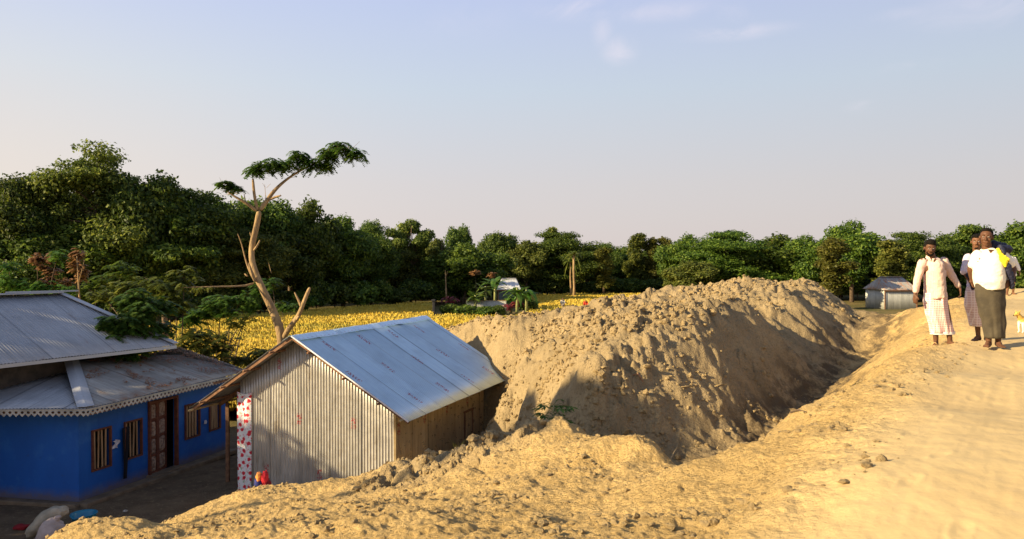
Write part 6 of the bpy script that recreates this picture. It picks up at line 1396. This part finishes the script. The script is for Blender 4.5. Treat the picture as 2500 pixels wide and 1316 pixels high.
# ---- older man partly hidden behind him
def man_back(o, skin):
    b = MB()
    M = head(b, (-0.10, -0.03, 1.60), R(-30), R(2), R(6), 1.0)
    chain(b, [(-0.09, 0.0, 1.53), (-0.06, 0.02, 1.40)], [0.056, 0.064])
    ball(b, (-0.04, 0.02, 1.27), (0.17, 0.11, 0.17)); ball(b, (-0.04, 0.0, 1.06), (0.145, 0.105, 0.18)); ball(b, (-0.03, 0.01, 0.88), (0.15, 0.11, 0.13))
    chain(b, [(-0.21, 0.01, 1.36), (-0.27, 0.0, 1.12), (-0.20, -0.08, 0.93)], [0.052, 0.040, 0.026]); chain(b, [(0.14, 0.02, 1.36), (0.22, 0.02, 1.12), (0.25, -0.04, 0.88)], [0.052, 0.040, 0.026])
    hand(b, (-0.20, -0.082, 0.925), (0.5, -0.3, -0.8), (0.6, 0.5, 0), 1, 0.7); hand(b, (0.25, -0.04, 0.87), (0.05, -0.1, -1), (-0.9, 0, 0), -1, 0.6)
    chain(b, [(-0.11, 0.01, 0.86), (-0.09, -0.02, 0.46), (-0.04, 0.02, 0.09)], [0.085, 0.052, 0.034]); chain(b, [(0.04, 0.01, 0.86), (0.06, -0.03, 0.46), (0.08, 0.0, 0.085)], [0.085, 0.052, 0.034])
    foot(b, (-0.04, 0.02, 0.085), R(-55)); foot(b, (0.08, 0.0, 0.085), R(-20))
    link('body', remesh(b, 'body', 0.0065, 4), skin, o)
    face_parts(M, o, HAIR, HAIR_SHORT, [((-0.024, -0.086, -0.040), (0.024, -0.086, -0.040), 0.006), ((-0.015, -0.076, -0.090), (0.015, -0.076, -0.090), 0.014)])
    LV = cloth('shirt_lavender', (0.70, 0.62, 0.66), (0.58, 0.52, 0.60), 'check', 22, (0.42, 0.36, 0.48))
    b = MB()
    b.tube([(-0.05, 0.02, 1.44), (-0.05, 0.02, 1.40), (-0.045, 0.015, 1.33), (-0.04, 0.01, 1.20), (-0.04, 0.0, 1.05), (-0.035, 0.0, 0.86)], [(0.07, 0.07), (0.14, 0.095), (0.19, 0.125), (0.19, 0.135), (0.185, 0.135), (0.19, 0.14)], 26)
    chain(b, [(-0.205, 0.01, 1.345), (-0.265, 0.0, 1.13)], [0.076, 0.066]); chain(b, [(0.13, 0.02, 1.345), (0.21, 0.02, 1.13)], [0.076, 0.062])
    me = remesh(b, 'shirt', 0.012, 5); wrinkle(me, 0.014, 10, 24); link('shirt', me, LV, o)
    b = MB(); cap(b, (-0.25, -0.08, 1.06), (-0.16, -0.12, 1.02), 0.045, 0.04); cap(b, (-0.22, -0.11, 1.03), (-0.19, -0.10, 0.86), 0.05, 0.03); me = remesh(b, 'folded_cloth', 0.01, 3); wrinkle(me, 0.016, 16, 3); link('folded_cloth', me, mat('cloth_navy', (0.012, 0.014, 0.03), 0.8), o)
    PW = cloth('wrap_white_pink', (0.66, 0.50, 0.45), (0.58, 0.40, 0.36), 'check', 8, (0.80, 0.70, 0.64))
    ring_loft('wrap', [((-0.035, 0, 0.92), 0.165, 0.125), ((-0.05, 0.0, 0.80), 0.20, 0.145), ((-0.06, -0.005, 0.60), 0.20, 0.15), ((-0.03, -0.01, 0.42), 0.185, 0.145), ((0.0, -0.01, 0.24), 0.165, 0.13)], PW, o, [(5, 0.05, 0.9, 0.6), (8, 0.045, 0.2, 0.8), (13, 0.025, 2.0, 1.0)], 96, noise_a=0.012, seed=9)
person('person mostly hidden behind the man in the white T-shirt, lavender shirt and pale pink wrap', 2396, 835, 12.1, 0.985, SKIN2, man_back, R(-3))

# ---- person in loose white shirt further back
def man_far(o, skin):
    b = MB()
    M = head(b, (-0.12, -0.05, 1.50), R(-20), R(4), R(14), 1.0)
    chain(b, [(-0.10, 0.0, 1.44), (-0.05, 0.02, 1.32)], [0.054, 0.062]); ball(b, (0.0, 0.02, 1.20), (0.17, 0.11, 0.17)); ball(b, (0.02, 0.0, 0.98), (0.145, 0.105, 0.18))
    chain(b, [(-0.16, 0.01, 1.30), (-0.22, -0.02, 1.05), (-0.12, -0.15, 0.88)], [0.05, 0.038, 0.026]); chain(b, [(0.16, 0.02, 1.30), (0.26, 0.0, 1.06), (0.31, -0.05, 0.84)], [0.05, 0.038, 0.026])
    hand(b, (-0.12, -0.15, 0.88), (0.5, -0.5, -0.6), (0.6, 0.5, 0), 1, 0.6); hand(b, (0.31, -0.05, 0.83), (0.05, -0.1, -1), (-0.9, 0, 0), -1, 0.6)
    chain(b, [(-0.05, 0.0, 0.80), (-0.07, -0.05, 0.44), (-0.09, 0.0, 0.09)], [0.08, 0.05, 0.034]); chain(b, [(0.08, 0.0, 0.80), (0.12, -0.04, 0.44), (0.14, 0.03, 0.09)], [0.08, 0.05, 0.034])
    foot(b, (-0.09, 0.0, 0.085), R(-30)); foot(b, (0.14, 0.03, 0.085), R(10)); link('body', remesh(b, 'body', 0.008, 4), skin, o)
    face_parts(M, o, HAIR, HAIR_SHORT)
    WS = mat('shirt_white', (0.84, 0.80, 0.74), 0.85, var=(0.76, 0.72, 0.67), vscale=6, bump=0.003, bscale=60)
    b = MB(); b.tube([(-0.04, 0.02, 1.36), (-0.02, 0.02, 1.31), (0.0, 0.01, 1.22), (0.01, 0.0, 1.05), (0.02, 0.0, 0.85), (0.03, 0.0, 0.68)], [(0.09, 0.08), (0.17, 0.11), (0.20, 0.135), (0.20, 0.14), (0.215, 0.15), (0.235, 0.16)], 26)
    chain(b, [(-0.155, 0.01, 1.28), (-0.215, -0.02, 1.06)], [0.075, 0.07]); chain(b, [(0.155, 0.02, 1.28), (0.25, 0.0, 1.07), (0.295, -0.04, 0.90)], [0.075, 0.065, 0.055])
    me = remesh(b, 'shirt', 0.013, 4); wrinkle(me, 0.016, 9, 34); link('shirt', me, WS, o)
    ring_loft('shorts', [((0.015, 0, 0.82), 0.16, 0.12), ((0.02, 0, 0.66), 0.18, 0.14), ((0.025, 0, 0.46), 0.19, 0.13)], mat('shorts_black', (0.012, 0.012, 0.015), 0.8), o, [(5, 0.05, 0.9, 0.6)], 60, shape=lambda a, s: 1-0.3*s*abs(math.sin(a))**3)
person('person in a loose white shirt further back on the path, behind the nearer men', 2465, 716, 26.0, 0.97, SKIN2, man_far)
# ---- distant harvesters and a post in the field
def small_man(px_, Y, h, topc, lab, bend=0.3):
    x = (px_-1250)/F*Y; o = empty('person', (x, Y, 0.0), 0, lab, 'person'); o.scale = (h/1.7,)*3
    b = MB(); head(b, (0, -0.05-bend*0.5, 1.58-bend*0.25), 0); chain(b, [(0, -0.03-bend*0.3, 1.48-bend*0.2), (0, 0, 1.2)], [0.06, 0.09]); ball(b, (0, 0, 1.15), (0.17, 0.12, 0.25)); ball(b, (0, 0.02, 0.88), (0.15, 0.12, 0.15))
    for sg in (-1, 1):
        chain(b, [(sg*0.18, -0.04, 1.33), (sg*0.23, -0.12, 1.06), (sg*0.18, -0.28, 0.88)], [0.05, 0.04, 0.026]); hand(b, (sg*0.18, -0.28, 0.88), (0, -0.5, -0.8), (-sg, 0, 0), sg, 0.6); chain(b, [(sg*0.09, 0, 0.85), (sg*0.1, -0.03, 0.45), (sg*0.1, 0, 0.09)], [0.085, 0.055, 0.036]); foot(b, (sg*0.1, 0, 0.085), 0)
    link('body', remesh(b, 'body', 0.012, 3), SKIN, o)
    b = MB(); b.tube([(0, 0, 1.42), (0, 0, 1.36), (0, 0, 1.15), (0, 0, 0.85)], [(0.10, 0.09), (0.19, 0.12), (0.2, 0.15), (0.19, 0.15)], 20)
    for sg in (-1, 1): chain(b, [(sg*0.175, -0.04, 1.32), (sg*0.225, -0.12, 1.08)], [0.075, 0.065])
    me = remesh(b, 'shirt', 0.016, 3); link('shirt', me, topc, o)
    ring_loft('wrap', [((0, 0, 0.92), 0.17, 0.13), ((0, 0, 0.6), 0.2, 0.16), ((0, 0, 0.3), 0.19, 0.15)], mat('wrap_grey', (0.25, 0.2, 0.18), 0.9), o, [(5, 0.05, 0.9, 0.6)], 40)
small_man(1430, 80, 1.65, mat('shirt_red', (0.62, 0.06, 0.03), 0.85), 'person in a red shirt standing in the golden crop, seen above the earth heap', 0.5)
small_man(1374, 82, 1.7, mat('shirt_pale', (0.55, 0.52, 0.46), 0.85), 'person in a pale shirt standing in the golden crop left of the one in red')
p = at(1059, 757, 72); b = MB(); b.beam((p.x, 72, 0), (p.x, 72, EYE-(734-640)/F*72), 0.30, 0.25); b.beam((p.x-0.02, 72, EYE-(736-640)/F*72), (p.x-0.02, 72, EYE-(731-640)/F*72), 0.42, 0.36)
tag(b.build('concrete_post', mat('post_dark', (0.03, 0.03, 0.035), 0.9), None, bevel=0.03), 'short dark post standing at the edge of the golden field near the homestead', 'post')

# ---------------------------------------------------------------- small tan and white dog at the right edge
dg = at(2498, 813, 13.5); dz = hz_at(dg.x, 13.5)
dog = empty('dog', (dg.x, 13.5, dz), R(18), 'small tan and white dog standing on the path at the right edge, behind the men', 'dog')
b = MB()
chain(b, [(-0.03, 0, 0.225), (0.07, 0, 0.235), (0.17, 0, 0.225), (0.25, 0, 0.23)], [0.068, 0.060, 0.050, 0.055]); chain(b, [(-0.05, 0, 0.25), (-0.12, 0, 0.32)], [0.050, 0.038])
ball(b, (-0.14, 0, 0.345), (0.046, 0.042, 0.042)); chain(b, [(-0.165, 0, 0.335), (-0.215, 0, 0.315)], [0.026, 0.016])
for sg in (-1, 1):
    chain(b, [(-0.045, sg*0.038, 0.20), (-0.055, sg*0.04, 0.105), (-0.045, sg*0.04, 0.02), (-0.065, sg*0.04, 0.014)], [0.030, 0.018, 0.013, 0.015])
    chain(b, [(0.235, sg*0.038, 0.21), (0.205, sg*0.042, 0.135), (0.255, sg*0.042, 0.085), (0.235, sg*0.042, 0.018), (0.215, sg*0.042, 0.013)], [0.040, 0.025, 0.014, 0.012, 0.015])
    b.tube([(-0.125, sg*0.028, 0.375), (-0.13, sg*0.045, 0.405), (-0.14, sg*0.050, 0.375)], [(0.016, 0.008), (0.012, 0.006), (0.004, 0.003)], 8)
chain(b, [(0.29, 0, 0.25), (0.35, 0, 0.29), (0.37, 0, 0.35), (0.34, 0, 0.39)], [0.016, 0.013, 0.011, 0.008])
me = remesh(b, 'body', 0.007, 4)
dm = bpy.data.materials.new('dog_fur'); dm.use_nodes = True; t = dm.node_tree; bs = t.nodes['Principled BSDF']; bs.inputs['Roughness'].default_value = 0.9; tc2 = N(t, 'ShaderNodeTexCoord'); sp = N(t, 'ShaderNodeSeparateXYZ'); t.links.new(tc2.outputs['Object'], sp.inputs[0])
nz2 = N(t, 'ShaderNodeTexNoise'); nz2.inputs['Scale'].default_value = 14; t.links.new(tc2.outputs['Object'], nz2.inputs[0]); ad = N(t, 'ShaderNodeMath', operation='MULTIPLY_ADD'); t.links.new(nz2.outputs[0], ad.inputs[0]); ad.inputs[1].default_value = 0.12; t.links.new(sp.outputs[2], ad.inputs[2])
mr2 = N(t, 'ShaderNodeMapRange'); mr2.inputs[1].default_value = 0.25; mr2.inputs[2].default_value = 0.28; t.links.new(ad.outputs[0], mr2.inputs[0]); mx_ = N(t, 'ShaderNodeMix', data_type='RGBA'); t.links.new(mr2.outputs[0], mx_.inputs[0]); mx_.inputs[6].default_value = (0.80, 0.72, 0.60, 1); mx_.inputs[7].default_value = (0.62, 0.38, 0.08, 1); t.links.new(mx_.outputs[2], bs.inputs['Base Color'])
link('body', me, dm, dog)
b = MB(); ball(b, (-0.23, 0, 0.318), 0.011, 10); b.build('nose', HAIR, dog, smooth=True)
for sg in (-1, 1):
    b = MB(); ball(b, (-0.172, sg*0.028, 0.358), 0.007, 8); b.build('eye', EYEB, dog, smooth=True)

# ---------------------------------------------------------------- plant on the hummock, twigs, grass
pp = at(1352, 1046, 11.75); pz = hz_at(pp.x, pp.y)
pl = empty('papaya_plant', (pp.x, pp.y, pz-0.02), 0, 'young leafy green plant with a pale stem on the small dirt hummock', 'plant')
rs_ = np.random.RandomState(52); b = MB(); K2 = 11.75/F
b.tube([(0, 0, -0.05), (0.004, 0, 0.12), (-0.01, 0, 0.26), (0.0, 0, 0.36)], [0.012, 0.010, 0.008, 0.005], 7); b.build('stem', mat('plant_stem', (0.42, 0.38, 0.20), 0.7), pl, smooth=True)
b = MB()
def lobed(b, base, dirv, L, droop):
    """stalk with a palm-shaped leaf of five pointed lobes"""
    base = Vector(base); d = Vector(dirv).normalized(); tip = base+d*L*0.9+Vector((0, 0, -droop*L)); b.tube([base, base+d*L*0.5+Vector((0, 0, 0.05*L)), tip], [0.0035, 0.003, 0.002], 5)
    h = Vector((d.x, d.y, 0)).normalized(); s_ = Vector((-h.y, h.x, 0)); sz = L*0.62
    for k, a in enumerate((-1.5, -0.75, 0, 0.75, 1.5)):
        q = (h*math.cos(a)+s_*math.sin(a)); q.z = -0.25-0.25*rs_.rand(); q.normalize(); w_ = q.cross(Vector((0, 0, 1))).normalized(); ll = sz*(1.0-0.18*abs(a))
        b.add([tip, tip+q*ll*0.5+w_*ll*0.17+Vector((0, 0, 0.01)), tip+q*ll, tip+q*ll*0.5-w_*ll*0.17+Vector((0, 0, 0.01))], [(0,1,2,3)])
for i in range(26):
    a = i*2.4+rs_.rand()*0.5; z = 0.12+0.26*(i/26.0); lobed(b, (0, 0, z), (math.cos(a), math.sin(a)*0.8, 0.35), rs_.uniform(0.16, 0.27)*(1.25 if 8 < i < 22 else 0.9), rs_.uniform(0.0, 0.5))
w_ = b.build('leaves', LEAF_B, pl); tint_all(w_.data, rs_)
def twig(px0, py0, px1, py1, Y, rad, label, nm='stick', mtl=BAMBOO):
    a = at(px0, py0, Y); c_ = at(px1, py1, Y); az = hz_at(a.x, a.y); b = MB()
    # find where the sight line meets the slope so the stick really lies on it
    def hit(px_, py_):
        Yv = 5.0
        while Yv < 30:
            p = at(px_, py_, Yv)
            if hz_at(p.x, p.y) > p.z: return Vector((p.x, p.y, hz_at(p.x, p.y)+rad*0.8))
            Yv += 0.08
        return at(px_, py_, Y)
    A = hit(px0, py0); B_ = hit(px1, py1); m_ = (A+B_)/2; m_.z = max(m_.z, hz_at(m_.x, m_.y)+rad)
    b.tube([A, m_+Vector((0, 0, 0.01)), B_], [rad, rad*0.85, rad*0.5], 6); return tag(b.build(nm, mtl, None, smooth=True), label, 'stick')
twig(1545, 922, 1570, 944, 13, 0.016, 'reddish straight stick lying on the upper part of the shaded trench face', mtl=mat('stick_red', (0.45, 0.24, 0.13), 0.8))
twig(1664, 958, 1700, 946, 13, 0.012, 'pale curved twig lying in the middle of the shaded trench face')
twig(1745, 945, 1775, 938, 13, 0.010, 'short pale twig right of the curved twig on the shaded trench face')
twig(1930, 1010, 1968, 1016, 8, 0.012, 'dark twig lying on the lit edge of the path above the trench', mtl=BARK)
twig(1635, 1128, 1655, 1098, 9, 0.008, 'thin straw at the near end of the trench')
def tuft_grass(px_, py_, Y, label, n=14, h=0.16, mtl=LEAF_Y):
    p = at(px_, py_, Y); z = hz_at(p.x, p.y); rs_ = np.random.RandomState(int(px_)); b = MB()
    for i in range(n):
        a = rs_.rand()*6.28; L = h*rs_.uniform(.5, 1.2); q = Vector((math.cos(a), math.sin(a), 0)); o_ = q*0.02; w = Vector((-q.y, q.x, 0))*0.005
        b.add([o_-w, o_+w, o_+q*L*0.3+Vector((0, 0, L*0.7))+w*0.7, o_+q*L*0.3+Vector((0, 0, L*0.7))-w*0.7, o_+q*L*0.75+Vector((0, 0, L))], [(0,1,2,3),(3,2,4)])
    o = b.build('grass_tuft', mtl, None); o.location = (p.x, p.y, z-0.01); tint_all(o.data, rs_); return tag(o, label, 'grass tuft')
tuft_grass(1118, 1112, 12.9, 'dry straw tuft where the dirt slope meets the shed side wall', 22, 0.22)
tuft_grass(1088, 1128, 13.2, 'small dry tuft by the lower end of the shed side wall', 12, 0.16)
tuft_grass(2085, 948, 9.3, 'thin dry grass tuft at the trench edge below the path', 12, 0.14)
tuft_grass(2030, 705, 23.8, 'dry grass tuft on the right shoulder of the earth heap', 14, 0.25)
